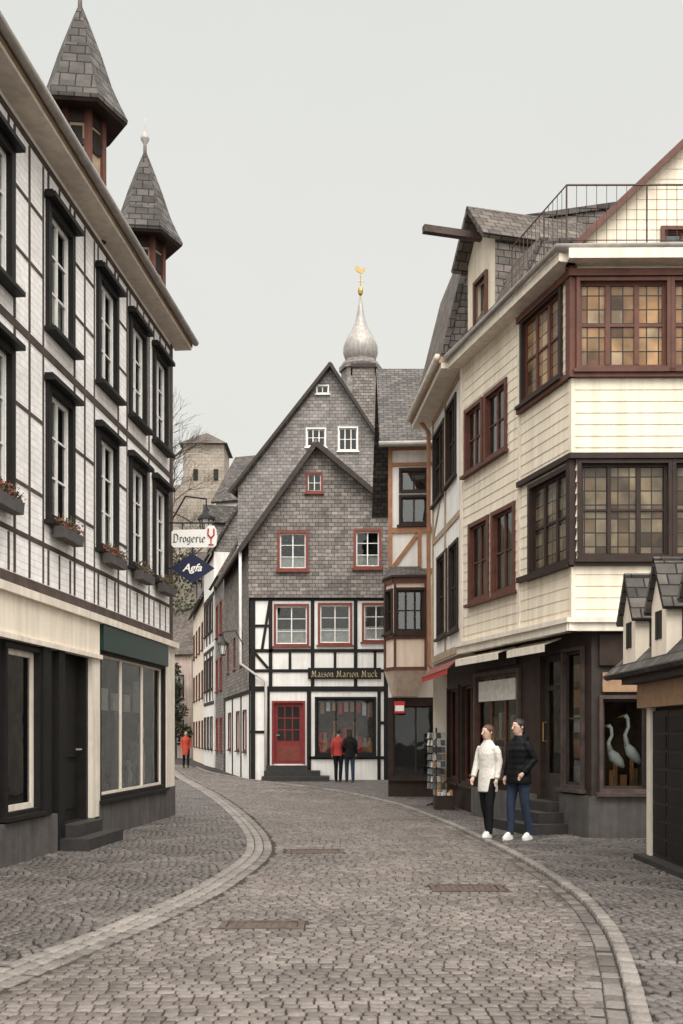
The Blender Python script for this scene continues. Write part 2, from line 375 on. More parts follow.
GLY={'i':(.32,[[(.05,.55),(.14,.62),(.14,.08),(.24,0)],[(.10,.80),(.19,.88)]]),
'r':(.42,[[(.05,.55),(.14,.62),(.14,0)],[(.14,.5),(.26,.62),(.36,.52)]]),
'o':(.5,[[(.24,.62),(.08,.5),(.08,.12),(.22,0),(.38,.14),(.38,.5),(.24,.62)]]),
'e':(.47,[[(.1,.3),(.38,.42),(.34,.55),(.24,.62),(.08,.5),(.08,.12),(.22,0),(.4,.12)]]),
'g':(.5,[[(.36,.6),(.22,.62),(.08,.5),(.08,.18),(.2,.06),(.36,.18)],[(.36,.62),(.36,-.1),(.22,-.26),(.06,-.18)]]),
'D':(.74,[[(.0,.84),(.12,.95),(.40,.95),(.60,.72),(.60,.28),(.42,.02),(.02,.02)],[(.16,.93),(.16,.04)]]),
'a':(.52,[[(.08,.5),(.2,.62),(.36,.5),(.36,.1),(.44,0)],[(.36,.32),(.12,.26),(.08,.1),(.2,0),(.36,.12)]]),
's':(.45,[[(.36,.54),(.22,.62),(.08,.5),(.1,.38),(.34,.26),(.36,.12),(.2,0),(.06,.08)]]),
'n':(.54,[[(.05,.55),(.12,.62),(.12,0)],[(.12,.5),(.28,.62),(.38,.5),(.38,.06),(.46,0)]]),
'u':(.54,[[(.06,.62),(.12,.55),(.12,.1),(.24,0),(.38,.12)],[(.38,.62),(.38,.06),(.46,0)]]),
'c':(.44,[[(.36,.52),(.22,.62),(.08,.5),(.08,.12),(.22,0),(.38,.1)]]),
'k':(.48,[[(.06,.88),(.12,.95),(.12,0)],[(.12,.34),(.3,.6),(.36,.5),(.18,.34),(.38,0)]]),
'M':(.84,[[(.02,.1),(.1,0),(.14,.1),(.16,.85),(.26,.95)],[(.16,.85),(.38,.4),(.6,.9)],[(.6,.9),(.6,.08),(.72,0)],[(.38,.4),(.38,.05)]]),' ':(.34,[])}
def nibtext(s,par,origin,size,mat,nib=(.036,.03)):
    m=MB(); tot=sum(GLY[c][0] for c in s); x=-tot/2; k=0
    for c in s:
        for st in GLY[c][1]:
            for (a,b) in zip(st[:-1],st[1:]):
                k+=1; n=V(nib); A=V(a);B=V(b); pts=[A-n,B-n,B+n,A+n]
                P=[V(origin)+V(((x+p.x)*size,0,(p.y-.4)*size)) for p in pts]; dd=.002+.0003*(k%7)
                m.pris(P,[p-V((0,dd,0)) for p in P],mat)
        x+=GLY[c][0]
    return m.build('lettering',None,par)
def shell(mb,pts,z0,z1,skip=(),mat='white'):
    for i in range(len(pts)):
        if i in skip: continue
        a=pts[i];b=pts[(i+1)%len(pts)]
        mb.poly([V((a[0],a[1],z0)),V((b[0],b[1],z0)),V((b[0],b[1],z1)),V((a[0],a[1],z1))],mat)
def timb(mb,F,L,mat,d=0.0,th=.024):
    for i,(u0,z0,u1,z1,w) in enumerate(L): mb.beam(F,u0,z0,u1,z1,w,d-.01,d+th+.0016*(i%5),mat)
def one(name,par,fn,smooth=False):
    m=MB(); fn(m); return m.build(name,None,par,smooth)
# ================================================================ GROUND
def herm(P):
    def f(y):
        if y<=P[0][0]: return P[0][1]
        for i in range(len(P)-1):
            if P[i][0]<=y<=P[i+1][0]:
                h=P[i+1][0]-P[i][0];t=(y-P[i][0])/h
                m0=(P[i+1][1]-P[max(i-1,0)][1])/(P[i+1][0]-P[max(i-1,0)][0]);m1=(P[min(i+2,len(P)-1)][1]-P[i][1])/(P[min(i+2,len(P)-1)][0]-P[i][0])
                return (2*t**3-3*t*t+1)*P[i][1]+(t**3-2*t*t+t)*h*m0+(-2*t**3+3*t*t)*P[i+1][1]+(t**3-t*t)*h*m1
        return P[-1][1]
    return f
XL=herm([(2,-2.9),(4,-2.45),(5.77,-2.0),(7.9,-1.45),(10,-1.06),(13,-.90),(17.6,-1.55),(25,-3.05),(35,-5.4),(45,-7.5),(62,-11.2)])
XR=herm([(2,.60),(4,1.0),(5.2,1.26),(6.4,1.53),(7.7,1.77),(9.4,1.92),(12.5,1.86),(17.6,1.42),(22,.76),(27.3,-.75),(33,-3.3),(40.5,-5.7),(62,-10.3)])
gm=MB(); gm.poly([(-300,-100,0),(300,-100,0),(300,500,0),(-300,500,0)],'joint'); struct(gm.build('ground'))
def sett(mb,x,y,a,b,ang,h,tint,tilt=.04):
    ca,sa=math.cos(ang),math.sin(ang);base=len(mb.v)
    tx,ty=random.uniform(-tilt,tilt),random.uniform(-tilt,tilt)
    j=[(random.uniform(.90,1.0),random.uniform(.90,1.0)) for _ in range(4)]
    for (k,z) in ((1.0,0.001),(.96,h*.84),(.84,h)):
        for q,(sx,sy) in enumerate(((-1,-1),(1,-1),(1,1),(-1,1))):
            lx,ly=sx*a*k*j[q][0],sy*b*k*j[q][1]
            mb.v.append((x+lx*ca-ly*sa,y+lx*sa+ly*ca,z+(lx*tx+ly*ty if k<1 else 0)))
    for r in (0,4):
        for q in range(4):
            q2=(q+1)%4; mb.f.append((base+r+q,base+r+q2,base+r+4+q2,base+r+4+q))
    mb.f.append((base+8,base+9,base+10,base+11)); mb.m+=[0]*9; mb.t+=[tint]*9
covers=[(-.34,12.8,.36,.24),(1.22,9.75,.35,.22),(-.62,7.85,.33,.17)]
def incover(x,y): return any(abs(x-c[0])<c[2]+.03 and abs(y-c[1])<c[3]+.03 for c in covers)
rd=MB();rd.t=[];rd.mi('setR')
y=3.6
while y<50:
    dy=.076 if y<24 else .15
    x=XL(y)+random.uniform(0,.08)
    while x<XR(y):
        w=random.uniform(.075,.115) if y<24 else random.uniform(.14,.19)
        yy=y+.014*math.sin(x*1.7+y*1.1)+random.uniform(-.0025,.0025)
        if not incover(x+w/2,yy): sett(rd,x+w/2,yy,w/2-.003,dy/2-.0028,random.uniform(-.03,.03),.013+random.uniform(-.0025,.0025),random.random())
        x+=w
    y+=dy
o=rd.build('road',None,None,True,False); struct(o)
gt=MB();gt.t=[];gt.mi('setG')
for fn,sg in ((XL,-1),(XR,1)):
    y=3.5
    while y<46:
        sl=(fn(y+.1)-fn(y-.1))/.2; L=math.hypot(sl,1); nx,ny=sg*1/L,-sg*sl/L; step=.15
        for k in range(3):
            off=.06+k*.115; ss=random.uniform(-.035,.035)
            cx=fn(y)+nx*off+ss*sl/L; cy=y+ny*off+ss/L
            hgt=((.004,.007,.045) if sg>0 else (.012,.018,.022))[k]
            tn=random.random()*.45+((0,0,.35) if sg>0 else (.2,.5,.5))[k]  # right inner rows toned darker: the channel's shade is put into their colour
            sett(gt,cx,cy,.055,step/2-.003,-math.atan(sl)+random.uniform(-.03,.03),hgt+random.uniform(-.002,.002),tn,.03)
        y+=step/L
o=gt.build('gutter_setts',None,None,True,False); struct(o)
def FLx(y): return -3.14+.0915*(y-18.5)
def rightlim(y):
    if y<11.9: return 3.7
    if y<14.4: return 5.2
    if y<18.4: return 3.6-.2875*(y-14.4)+.05
    if y<21.5: return 2.6
    return 2.4
pv=MB();pv.t=[];pv.mi('setP'); R_=.66; rs_=.0825
for j in range(4,51):
    for i in range(-9,7):
        cx=i*2*R_+(j%2)*R_; cy=j*R_
        if not(-9<cx<6): continue
        for k in range(0,8):
            r=(k+.5)*rs_; n=max(3,int(round(2*math.pi*r/.094))); rt=random.random()
            for q in range(n):
                th=2*math.pi*(q+.5*(k%2))/n; dx=r*math.cos(th); dy_=r*math.sin(th)
                if math.hypot(dx,dy_+2*R_)<R_+.01 or math.hypot(dx-R_,dy_+R_)<R_+.01 or math.hypot(dx+R_,dy_+R_)<R_+.01: continue
                x=cx+dx; y=cy+dy_
                if y<3.5 or y>33: continue
                left=x<XL(y)-.36; right=x>XR(y)+.36
                if not(left or right): continue
                if left and (x<FLx(y)-.05 if y<18.5 else x<-.172*y-.4): continue
                if right and x>rightlim(y): continue
                sett(pv,x,y,math.pi*r/n*.93,rs_/2-.0048,th+math.pi/2+random.uniform(-.04,.04),.021+random.uniform(-.003,.003),rt*.35+random.random()*.35+(.3 if k>=6 else 0))
o=pv.build('pavement',None,None,True,False); struct(o)
labs=['worn drain cover in the road, farthest of the three','worn drain cover nearest the right gutter','worn drain cover nearest the camera']
for (x,y,a,b),lb in zip(covers,labs):
    t=thing('drain_cover',lb,'drain cover',(x,y,0),'drain covers set into the road')
    m=MB(); 
    m.box(x-a,x+a,y-b,y-b+.05,0,.015,'drain'); m.box(x-a,x+a,y+b-.05,y+b,0,.015,'drain'); m.box(x-a,x-a+.05,y-b+.05,y+b-.05,0,.014,'drain'); m.box(x+a-.05,x+a,y-b+.05,y+b-.05,0,.014,'drain'); m.build('frame',None,t)
    m=MB(); m.box(x-a+.06,x+a-.06,y-b+.06,y+b-.06,0,.007,'drain')
    k=x-a+.09
    while k<x+a-.1: m.box(k,k+.035,y-b+.07,y+b-.07,.007,.012,'drain'); k+=.055
    m.build('grate',None,t)
# ================================================================ LEFT HOUSE
FL=Fac((-4.284,6),(-3.14,18.5)); LL=FL.L
LH=thing('timber_framed_house','white timber framed house on the left with black window hoods and slated turrets','house',(-7,12,0))
uD=lambda D:(D-6)/FL.t.y
holes=[]
cent=[9.0,11.0,12.93,14.80,16.32,17.68]
hw=.37
for i,D in enumerate(cent):
    u=uD(D)
    window(FL,LH,(u-hw,u+hw,6.68,8.10),2,3,'frameb','sash',.095,.05,.05,'glass',.10,.15,['half',None,.4,None,.4,None][i],holes=holes,sw=.05,mun=.02)
    window(FL,LH,(u-hw,u+hw,4.28,5.82),2,3,'frameb','sash',.095,.05,.05,'glass',.05,.15,[None,.35,None,.4,None,'half'][i],holes=holes,sw=.05,mun=.02)
g1=(FL.u(4),FL.u(36),.62,2.5); gd=(FL.u(62),FL.u(86),.34,2.62)
gw=(FL.u(98),FL.u(162),.62,2.68)
m=MB(); wall(m,FL,[(0,3.2),(LL,3.2),(LL,8.75),(0,8.75)],holes,'white',rev=.1)
P=[(-4.284,6),(-3.14,18.5),(-10.1,19.14),(-11.25,6.64)]
shell(m,P,0,8.75,(0,),'white')
A=FL.pt(LL,8.75,0);B=V((-10.1,19.14,8.75)); m.poly([A,B,(A+B)/2+V((0,0,4.1))],'slate')
A=FL.pt(0,8.75,0);B=V((-11.25,6.64,8.75)); m.poly([A,B,(A+B)/2+V((0,0,4.1))],'slate')
m.build('wall',None,LH)
m=MB()
wall(m,FL,[(0,0),(FL.u(88),0),(FL.u(88),3.12),(0,3.12)],[g1,gd],'frameb')
wall(m,FL,[(FL.u(88),0),(LL,0),(LL,3.12),(FL.u(88),3.12)],[gw],'cream')
m.build('shopfront_wall',None,LH)
one('plinth',LH,lambda m:m.fb(FL,0,FL.u(54),0,.5,-.02,.05,'stone')); one('plinth',LH,lambda m:m.fb(FL,FL.u(95),LL+.03,0,.56,-.02,.06,'stone'))
interior(FL,LH,.3,LL-.1,.1,3.0,-1.2,'interiorw'); interior(FL,LH,.3,LL-.1,3.5,8.6,-.7)
m=MB()
m.fb(FL,0,FL.u(95),2.62,3.1,-.01,.07,'cream'); m.fb(FL,0,FL.u(95)+.02,2.58,2.64,-.01,.11,'trimw'); m.fb(FL,0,LL+.04,3.1,3.2,-.02,.13,'trimw'); m.build('fascia',None,LH)
sg=one('shop_sign',LH,lambda m:m.fb(FL,FL.u(97),FL.u(163),2.72,3.09,-.01,.10,'signg')); sg['label']='dark green shop fascia board'
window(FL,LH,gw,3,1,'frameb','trimw',.06,.05,.04,'glassr',.06,0,None,mun=.022,sw=.04,name='shop_window')
window(FL,LH,g1,1,1,'frameb','trimw',.05,.05,.05,'glassr',.05,0,None,sw=.07,name='shop_window')
m=MB()
for i in range(15):
    u=FL.u(98)+.1+i*.235; h=random.uniform(.25,1.3); b=FL.pt(u+.08,0,-.26-.1*(i%3)); w_=random.uniform(.06,.10)
    m.lathe(b.x,b.y,[(w_*.8,.64),(w_,.64+h*.45),(w_*.5,.64+h*.7),(w_*.75,.64+h*.85),(w_*.4,.64+h)],8,['curtain','wood','cardA','redc','cardD','trimw','cardB'][i%7])
for i in range(6): m.fb(FL,FL.u(98)+.3+i*.6,FL.u(98)+.62+i*.6,1.9,2.0+random.uniform(.1,.5),-.5,-.46,random.choice(['cardA','curtain','cardD']))
m.fb(FL,FL.u(98),FL.u(162),.58,.64,-.9,-.2,'wood'); m.fb(FL,FL.u(8),FL.u(22),.66,2.3,-.4,-.35,'curtain'); m.build('window_display',None,LH)
m=MB(); u0,u1=gd[:2]; m.fb(FL,u0,u1,gd[2],gd[3],-.16,-.12,'frameb')
for zz in ((.5,1.1),(1.2,2.4)): m.fb(FL,u0+.12,u1-.12,zz[0],zz[1],-.12,-.10,'black')
dr=m.build('door',None,LH); one('handle',dr,lambda m:m.tube([FL.pt(u1-.08,1.3,-.11),FL.pt(u1-.08,1.3,-.04),FL.pt(u1-.2,1.3,-.04)],.014,6,'gutter'))
m=MB(); m.fb(FL,u0-.25,u1+.25,0,.17,0.0,.45,'stoned'); m.fb(FL,u0-.05,u1+.05,.17,.33,0.0,.22,'stoned'); m.build('steps',None,LH)
for a,b,z0,z1,dd,mt in ((FL.u(88),FL.u(96),.34,2.6,.06,'trimw'),(FL.u(164),LL+.02,.56,3.1,.05,'trimw'),(FL.u(38),FL.u(46),.5,2.58,.07,'black'),(FL.u(54),FL.u(60),0,2.58,.07,'black')):
    one('pilaster',LH,lambda m:m.fb(FL,a,b,z0,z1,-.01,dd,mt))
T=[(0,3.30,LL,3.30,.13),(0,3.86,LL,3.86,.06),(0,6.26,LL,6.26,.10),(0,8.6,LL,8.6,.08)]
edges=[0]
for D in cent: edges+= [uD(D)-hw-.17,uD(D)+hw+.17]
edges.append(LL)
for i in range(0,len(edges)-1,2):
    a,b=edges[i],edges[i+1]
    for (zb,zt) in ((3.38,6.2),(6.32,8.54)):
        if b-a<.3: T.append(((a+b)/2,zb,(a+b)/2,zt,.05)); continue
        T.append((a,zb,a,zt,.045)); T.append((b,zb,b,zt,.045)); zm=(zb+zt)/2+.1
        for fz in (.38,.70): T.append((a,zb+(zt-zb)*fz,b,zb+(zt-zb)*fz,.042))
        if b-a>.55: T.append(((a+b)/2,zb,(a+b)/2,zt,.042))
for D in cent:
    u=uD(D)
    for q in (-.38,0,.38): T.append((u+q,3.38,u+q,3.82,.045)); T.append((u+q,8.26,u+q,8.55,.045))
m=MB(); timb(m,FL,T,'timberL',0,.007); m.fb(FL,LL-.10,LL+.02,3.2,8.7,-.1,.016,'timberL'); m.build('timber_frame',None,LH)
m=MB(); m.fb(FL,-.3,LL+.3,8.72,8.77,-.02,.30,'trimw'); m.fb(FL,-.3,LL+.3,8.77,8.85,-.02,.32,'tan'); m.build('eave',None,LH)
one('gutter',LH,lambda m:m.tube([FL.pt(-.3,8.85,.38),FL.pt(LL+.3,8.85,.38)],.06,8,'gutter'),True)
m=MB(); e=.3; lp=FL.pt
rd_=-3.49
m.slab([lp(-.3,8.90,.36),lp(LL+e,8.90,.36),lp(LL+e,12.95,rd_),lp(-.3,12.95,rd_)],.10,'roof')
m.slab([lp(-.3,8.90,-7.5),lp(LL+e,8.90,-7.5),lp(LL+e,12.95,rd_),lp(-.3,12.95,rd_)],.10,'roof'); m.build('roof',None,LH)
for (px,D,dz) in ((80,14.6,-.12),(145,18.4,-.05)):
    x=(px-CX)/FP*D; rot=.1; ns=6
    m=MB(); m.lathe(x,D,[(.32,8.7),(.32,10.95+dz)],ns,'tan',rot)
    for k in range(ns):
        a=rot+2*math.pi*k/ns; X,Y=x+.32*math.cos(a),D+.32*math.sin(a)
        m.tube([(X,Y,8.7),(X,Y,10.9+dz)],.06,5,'brown')
    for z in (9.3,9.95): m.lathe(x,D,[(.345,z),(.345,z+.09)],ns,'dbrown',rot)
    m.lathe(x,D,[(.345,10.4+dz),(.345,10.85+dz)],ns,'dbrown',rot)
    tr=m.build('roof_turret',None,LH)
    m=MB(); m.lathe(x,D,[(r_,z_+dz) for r_,z_ in ((.30,10.84),(.68,10.58),(.69,10.63),(.57,10.86),(.46,11.10),(.31,11.55),(.13,12.02),(.03,12.26))],ns,'roof',rot); m.build('spire',None,tr)
    m=MB(); m.lathe(x,D,[(.325,10.58+dz),(.64,10.54+dz),(.67,10.58+dz),(.325,10.66+dz)],ns,'dbrown',rot); m.build('soffit',None,tr)
    m=MB(); m.lathe(x,D,[(r_,z_+dz) for r_,z_ in ((.035,12.2),(.03,12.42),(.08,12.50),(.08,12.54),(.03,12.62),(.012,12.67),(.01,12.9))],8,'gutter'); m.build('finial',None,tr,True)
    for k in (3,4,5):
        a=rot+2*math.pi*(k+.5)/ns; rr=.32*math.cos(math.pi/ns)+.01
        m=MB(); c=V((x+rr*math.cos(a),D+rr*math.sin(a),10.18+dz)); t=V((-math.sin(a),math.cos(a),0))*.08; n=V((math.cos(a),math.sin(a),0))*.015
        q4=(c-t-V((0,0,.16)),c+t-V((0,0,.16)),c+t+V((0,0,.16)),c-t+V((0,0,.16)))
        m.pris(list(q4),[q+n for q in q4],'interior'); m.build('window',None,tr)
fl=['nearest flower box with red blooms at the left edge of the photo','grey flower box with reddish plants, second from the left edge','flower box with dry plants under the third lower window of the left house','flower box with dry plants, second from the far corner of the left house','flower box with dry plants nearest the far corner of the left house']
for D,lb,k in zip(cent[1:],fl,range(5)):
    u=uD(D); t=thing('flower_box',lb,'flower box',FL.pt(u,3.92,.2),'flower boxes under the lower windows of the left house')
    m=MB(); m.fp(FL,[(u-.34,3.99),(u+.34,3.99),(u+.37,4.13),(u-.37,4.13)],.06,.20,'terra'); m.build('planter',None,t)
    m=MB()
    for _ in range(420):
        c=FL.pt(u+random.uniform(-.36,.36),4.13+abs(random.gauss(0,.06)),.13+random.gauss(0,.045)); a=V((random.gauss(0,1),random.gauss(0,1),random.gauss(0,1))).normalized(); b=a.orthogonal().normalized(); s=random.uniform(.012,.028)
        m.poly([c,c+a*s+b*s*.6,c+a*s*2,c+a*s-b*s*.6],random.choice(['leafd','leafg','leafr' if k<3 else 'leafd']))
    for _ in range(14):
        c=FL.pt(u+random.uniform(-.32,.32),4.11,.13); m.tube([c,c+V((random.gauss(0,.06),random.gauss(0,.06),random.uniform(.1,.22)))],.004,3,'leafd')
    m.build('plants',None,t)
# hanging signs
t=thing('hanging_sign','white oblong hanging shop sign with dark gothic style lettering and red emblem','sign',(-3.1,18.2,5.0))
m=MB(); sh=[(-3.09,4.95),(-3.05,4.91),(-2.33,4.91),(-2.28,4.95),(-2.26,5.1),(-2.28,5.25),(-2.32,5.31),(-2.42,5.31),(-2.47,5.24),(-3.05,5.23),(-3.09,5.19)]
m.pris([V((a,18.18,b)) for a,b in sh],[V((a,18.22,b)) for a,b in sh],'signw'); sb=m.build('board',None,t)
nibtext('Drogerie',sb,(-2.770,18.177,5.065),.155,'dtext',(.058,.044))
m=MB(); ex=-2.37
m.tube([(ex,18.17,4.97),(ex,18.165,5.09)],.010,6,'red'); m.tube([(ex,18.17,5.08),(ex-.055,18.168,5.14),(ex-.05,18.168,5.25)],.014,6,'red'); m.tube([(ex,18.17,5.08),(ex+.055,18.168,5.14),(ex+.05,18.168,5.25)],.014,6,'red'); m.tube([(ex-.045,18.168,4.96),(ex+.045,18.168,4.96)],.010,6,'red'); m.build('emblem',None,sb)
m=MB(); m.tube([(-3.16,18.2,5.36),(-2.3,18.2,5.36)],.015,6,'iron'); m.tube([(-3.14,18.2,5.6),(-2.7,18.2,5.36)],.010,6,'iron'); m.tube([(-2.9,18.2,5.2),(-2.9,18.2,5.36)],.01,6,'iron'); m.tube([(-2.5,18.2,5.2),(-2.5,18.2,5.36)],.01,6,'iron'); m.build('bracket',None,t)
t=thing('hanging_sign','dark blue diamond shaped hanging sign with white script lettering','sign',(-2.7,18.1,4.5))
m=MB(); c=(-2.7,4.52); m.pris([V((c[0]-.40,18.08,c[1])),V((c[0],18.08,c[1]-.27)),V((c[0]+.40,18.08,c[1])),V((c[0],18.08,c[1]+.27))],[V((c[0]-.40,18.13,c[1])),V((c[0],18.13,c[1]-.27)),V((c[0]+.40,18.13,c[1])),V((c[0],18.13,c[1]+.27))],'signb'); sb=m.build('board',None,t)
textm('Agfa',sb,(-2.7,18.075,4.52),(1,0,0),.19,'signw',.003,.35,.004)
m=MB(); m.tube([(-3.15,18.1,4.52),(-3.05,18.1,4.52)],.015,6,'iron'); m.tube([(-2.7,18.1,4.77),(-2.7,18.1,4.9)],.01,6,'iron'); m.build('bracket',None,t)
def lantern(loc,wallx,lb):
    x,y,z=loc; t=thing('wall_lantern',lb,'street lamp',(x,y,z),'old wall lanterns')
    m=MB(); m.lathe(x,y,[(.07,z),(.13,z+.3)],6,'cardA'); m.build('lamp_glass',None,t)
    m=MB(); m.lathe(x,y,[(.18,z+.3),(.16,z+.36),(.06,z+.46),(.02,z+.56)],6,'iron'); m.lathe(x,y,[(.08,z-.05),(.08,z)],6,'iron')
    for k in range(6):
        a=k*math.pi/3; m.tube([(x+.072*math.cos(a),y+.072*math.sin(a),z),(x+.135*math.cos(a),y+.135*math.sin(a),z+.3)],.01,4,'iron')
    m.build('lamp_frame',None,t)
    m=MB(); m.tube([(wallx,y,z+.3),(wallx+(x-wallx)*.4,y,z+.75),(x,y,z+.7),(x,y,z+.5)],.018,6,'iron'); m.build('bracket',None,t)
lantern((-2.55,18.85,5.25),-3.2,'black wall lantern above the white oblong hanging sign')
lantern((-3.75,31.6,4.05),-3.1,'black wall lantern at the corner of the gabled slate house')
# ================================================================ CENTRE GABLE HOUSE
F1=Fac((-3.0,33),(1.55,33)); SW=V((-1.75,7.8,0))
H1=thing('slate_gabled_house','slate gabled house with red windows and black and white timber framed lower floors','house',(-.8,35,0))
h=[];hu=[]
door1=F1.r(274,303,703,764); shop1=F1.r(317,374,699,754)
for a in ((276,307,606,644),(320,350,605,643),(364,388,605,640)):
    window(F1,H1,F1.r(*a),2,3,'redc','sash',.07,.05,.07,'glass',.04,0,.4,mun=.018,holes=h)
for a in ((280,306,534,569),(356,379,532,567)):
    window(F1,H1,F1.r(*a),2,3,'redc','sash',.08,.05,.07,'glass',.04,0,.35,mun=.018,d=.12,holes=hu)
window(F1,H1,F1.r(308,321,475,492),2,2,'redc','sash',.06,.05,.06,'glass',.03,0,None,mun=.015,sw=.03,d=.12,holes=hu)
window(F1,H1,shop1,3,1,'black','black',.07,.05,.06,'glassr',.05,0,None,mun=.02,sw=.05,name='shop_window',holes=h)
h.append(door1)
m=MB(); wall(m,F1,[(0,0),(4.55,0),(4.55,6.02),(0,6.02)],h,'white2')
p0=F1.pt(0,0)+SW;p1=F1.pt(4.55,0)+SW
m.poly([p0,p1,p1+V((0,0,9)),F1.pt(2.16,11.05)+SW,p0+V((0,0,7.8))],'slate2'); m.poly([F1.pt(4.55,0),p1,p1+V((0,0,9)),F1.pt(4.55,9)],'white2')
F1s=Fac((-3.0+SW.x,33+SW.y),(-3.0,33)); hs=[]
for (u,z) in ((1.5,1.0),(4.2,1.0),(6.2,1.0)): window(F1s,H1,(u,u+.7,z,z+1.3),2,2,'brown','sash',.07,.04,.06,holes=hs)
for u in (1.2,3.4,5.6): window(F1s,H1,(u,u+.7,4.0,5.1),2,3,'redc','sash',.07,.04,.06,cur=.5,holes=hs)
wall(m,F1s,[(0,0),(F1s.L,0),(F1s.L,3.0),(0,3.0)],hs,'white2')
m.build('wall',None,H1)
m=MB(); wall(m,F1,[(-.06,6.02),(4.56,6.02),(4.56,9.0),(2.16,11.05),(-.06,7.85)],hu,'slate',d=.12)
m.poly([F1.pt(-.06,6.02,0),F1.pt(4.56,6.02,0),F1.pt(4.56,6.02,.12),F1.pt(-.06,6.02,.12)],'timber')
wall(m,F1s,[(0,3.0),(F1s.L,3.0),(F1s.L,7.9),(0,7.9)],[q for q in hs if q[2]>3],'slate',d=.05); m.build('slate_cladding',None,H1)
interior(F1,H1,.2,4.4,.2,7.4,-1.0,'interiorw'); interior(F1s,H1,.3,7.5,.2,5.6,-.6); interior(F1,H1,2.7,4.3,7.4,8.6,-.5); interior(F1,H1,1.75,2.5,9.3,10.3,-.4)
T=[(0,6.0,4.55,6.0,.14),(0,4.28,4.55,4.28,.11),(0,3.62,4.55,3.62,.10),(0,3.02,4.55,3.02,.17),(.08,0,.08,6,.15),(4.47,0,4.47,6,.15)]
for x in (270,312,355,): T.append((F1.u(x)+.02,3.1,F1.u(x)+.02,6,.12))
T+=[(F1.u(262),4.3,F1.u(270),5.95,.09),(F1.u(268),0,F1.u(268),3,.12),(F1.u(309),0,F1.u(309),3,.14),(F1.u(379),0,F1.u(379),3,.11),(F1.u(379),.75,4.5,.75,.10),(F1.u(379),1.9,4.5,1.9,.10),(0,1.6,F1.u(268),1.6,.09),(F1.u(309),.75,F1.u(379),.75,.10),(0.05,5.1,F1.u(270),5.1,.09),(F1.u(252)+.1,4.2,F1.u(268),3.7,.09)]
for x in (290,335,375): T.append((F1.u(x),3.62,F1.u(x),4.28,.09))
m=MB(); timb(m,F1,T,'black',0,.03); timb(m,F1s,[(0,2.95,7.9,2.95,.16),(0.1,0,.1,3,.16),(2.8,0,2.8,3,.14),(5.5,0,5.5,3,.14),(7.9,0,7.9,3,.14)],'black',0,.03); m.build('timber_frame',None,H1)
m=MB(); e=.28
def r1(u,z,k): 
    q=F1.pt(u,z,.12); return q+ (V((0,-e,0)) if k==0 else SW)
ap0,ap1=r1(2.16,11.16,0),r1(2.16,11.16,1); le0,le1=r1(-.32,7.6,0),r1(-.32,7.6,1); re0,re1=r1(4.72,8.97,0),r1(4.72,8.97,1)
m.slab([le0,ap0,ap1,le1],.1,'roofb'); m.slab([re0,re1,ap1,ap0],.1,'roofb'); m.build('roof',None,H1)
m=MB(); m.beam(F1,-.34,7.5,2.16,11.02,.16,.36,.43,'timber'); m.beam(F1,2.16,11.02,4.74,8.86,.16,.362,.432,'timber'); m.build('bargeboards',None,H1)
u0,u1,z0,z1=door1; m=MB(); m.fb(F1,u0,u1,z0,z1,-.12,-.07,'reddoor'); m.fb(F1,u0-.07,u0,z0,z1+.07,-.05,.045,'reddoor'); m.fb(F1,u1,u1+.07,z0,z1+.07,-.05,.045,'reddoor'); m.fb(F1,u0,u1,z1,z1+.07,-.05,.042,'reddoor')
m.fb(F1,u0+.1,u1-.1,z0+.1,z0+.6,-.07,-.05,'redc'); dr=m.build('door',None,H1)
m=MB(); n=3
for i in range(n):
    for j in range(3):
        a=u0+.1+(u1-u0-.2)*i/n; b=z0+.75+(z1-z0-.85)*j/3; m.fb(F1,a+.02,a+(u1-u0-.2)/n-.02,b+.02,b+.36,-.07,-.06,'interior')
m.build('pane',None,dr)
one('handle',dr,lambda m:m.tube([F1.pt(u0+.08,z0+.95,-.07),F1.pt(u0+.08,z0+.95,-.01),F1.pt(u0+.18,z0+.95,-.01)],.015,6,'gutter'))
m=MB(); m.fb(F1,.45,2.6,0,.17,0.03,1.15,'stoned'); m.fb(F1,.5,2.3,.17,.34,.03,.8,'stoned'); m.fb(F1,.55,1.9,.34,.5,.03,.45,'stoned'); m.build('steps',None,H1)
m=MB(); 
cols=['red','cardD','redc','cardD','cardC','red','cardD','wood','red','wood','cardD']
for i in range(11):
    u=shop1[0]+.1+i*.165; b=shop1[2]; hh=random.uniform(.4,1.25); q=F1.pt(u,0,-.22); m.lathe(q.x,q.y,[(.09,b),(.11,b+hh*.5),(.05,b+hh*.8),(.07,b+hh)],8,cols[i])
for i in range(9):
    u=shop1[0]+.1+i*.2; zt=shop1[3]-.1; m.fb(F1,u,u+.13,zt-random.uniform(.15,.5),zt,-.35,-.28,random.choice(['cardD','red','curtain','wood']))
m.fb(F1,shop1[0],shop1[1],shop1[2]-.05,shop1[2],-.7,-.12,'wood'); m.build('window_display',None,H1)
zs=F1.z(343,674); sb=one('shop_sign',H1,lambda m:m.fb(F1,F1.u(308),F1.u(381),zs-.17,zs+.2,.035,.07,'black'))
nibtext('Maison Marion Muck',sb,F1.pt((F1.u(308)+F1.u(381))/2,zs-.01,.074),.236,'ltext',(.026,.024))
dd=[(241,548),(241,664),(266,682),(266,781)]
one('downpipe',H1,lambda m:m.tube([F1.pt(F1.u(x),F1.z(x,y),.25 if i<2 else .1) for i,(x,y) in enumerate(dd)],.05,6,'pipe'),True)
one('gutter',H1,lambda m:m.tube([le0+V((-.03,0,-.02)),le1+V((-.03,0,-.02))],.07,6,'gutter'),True)
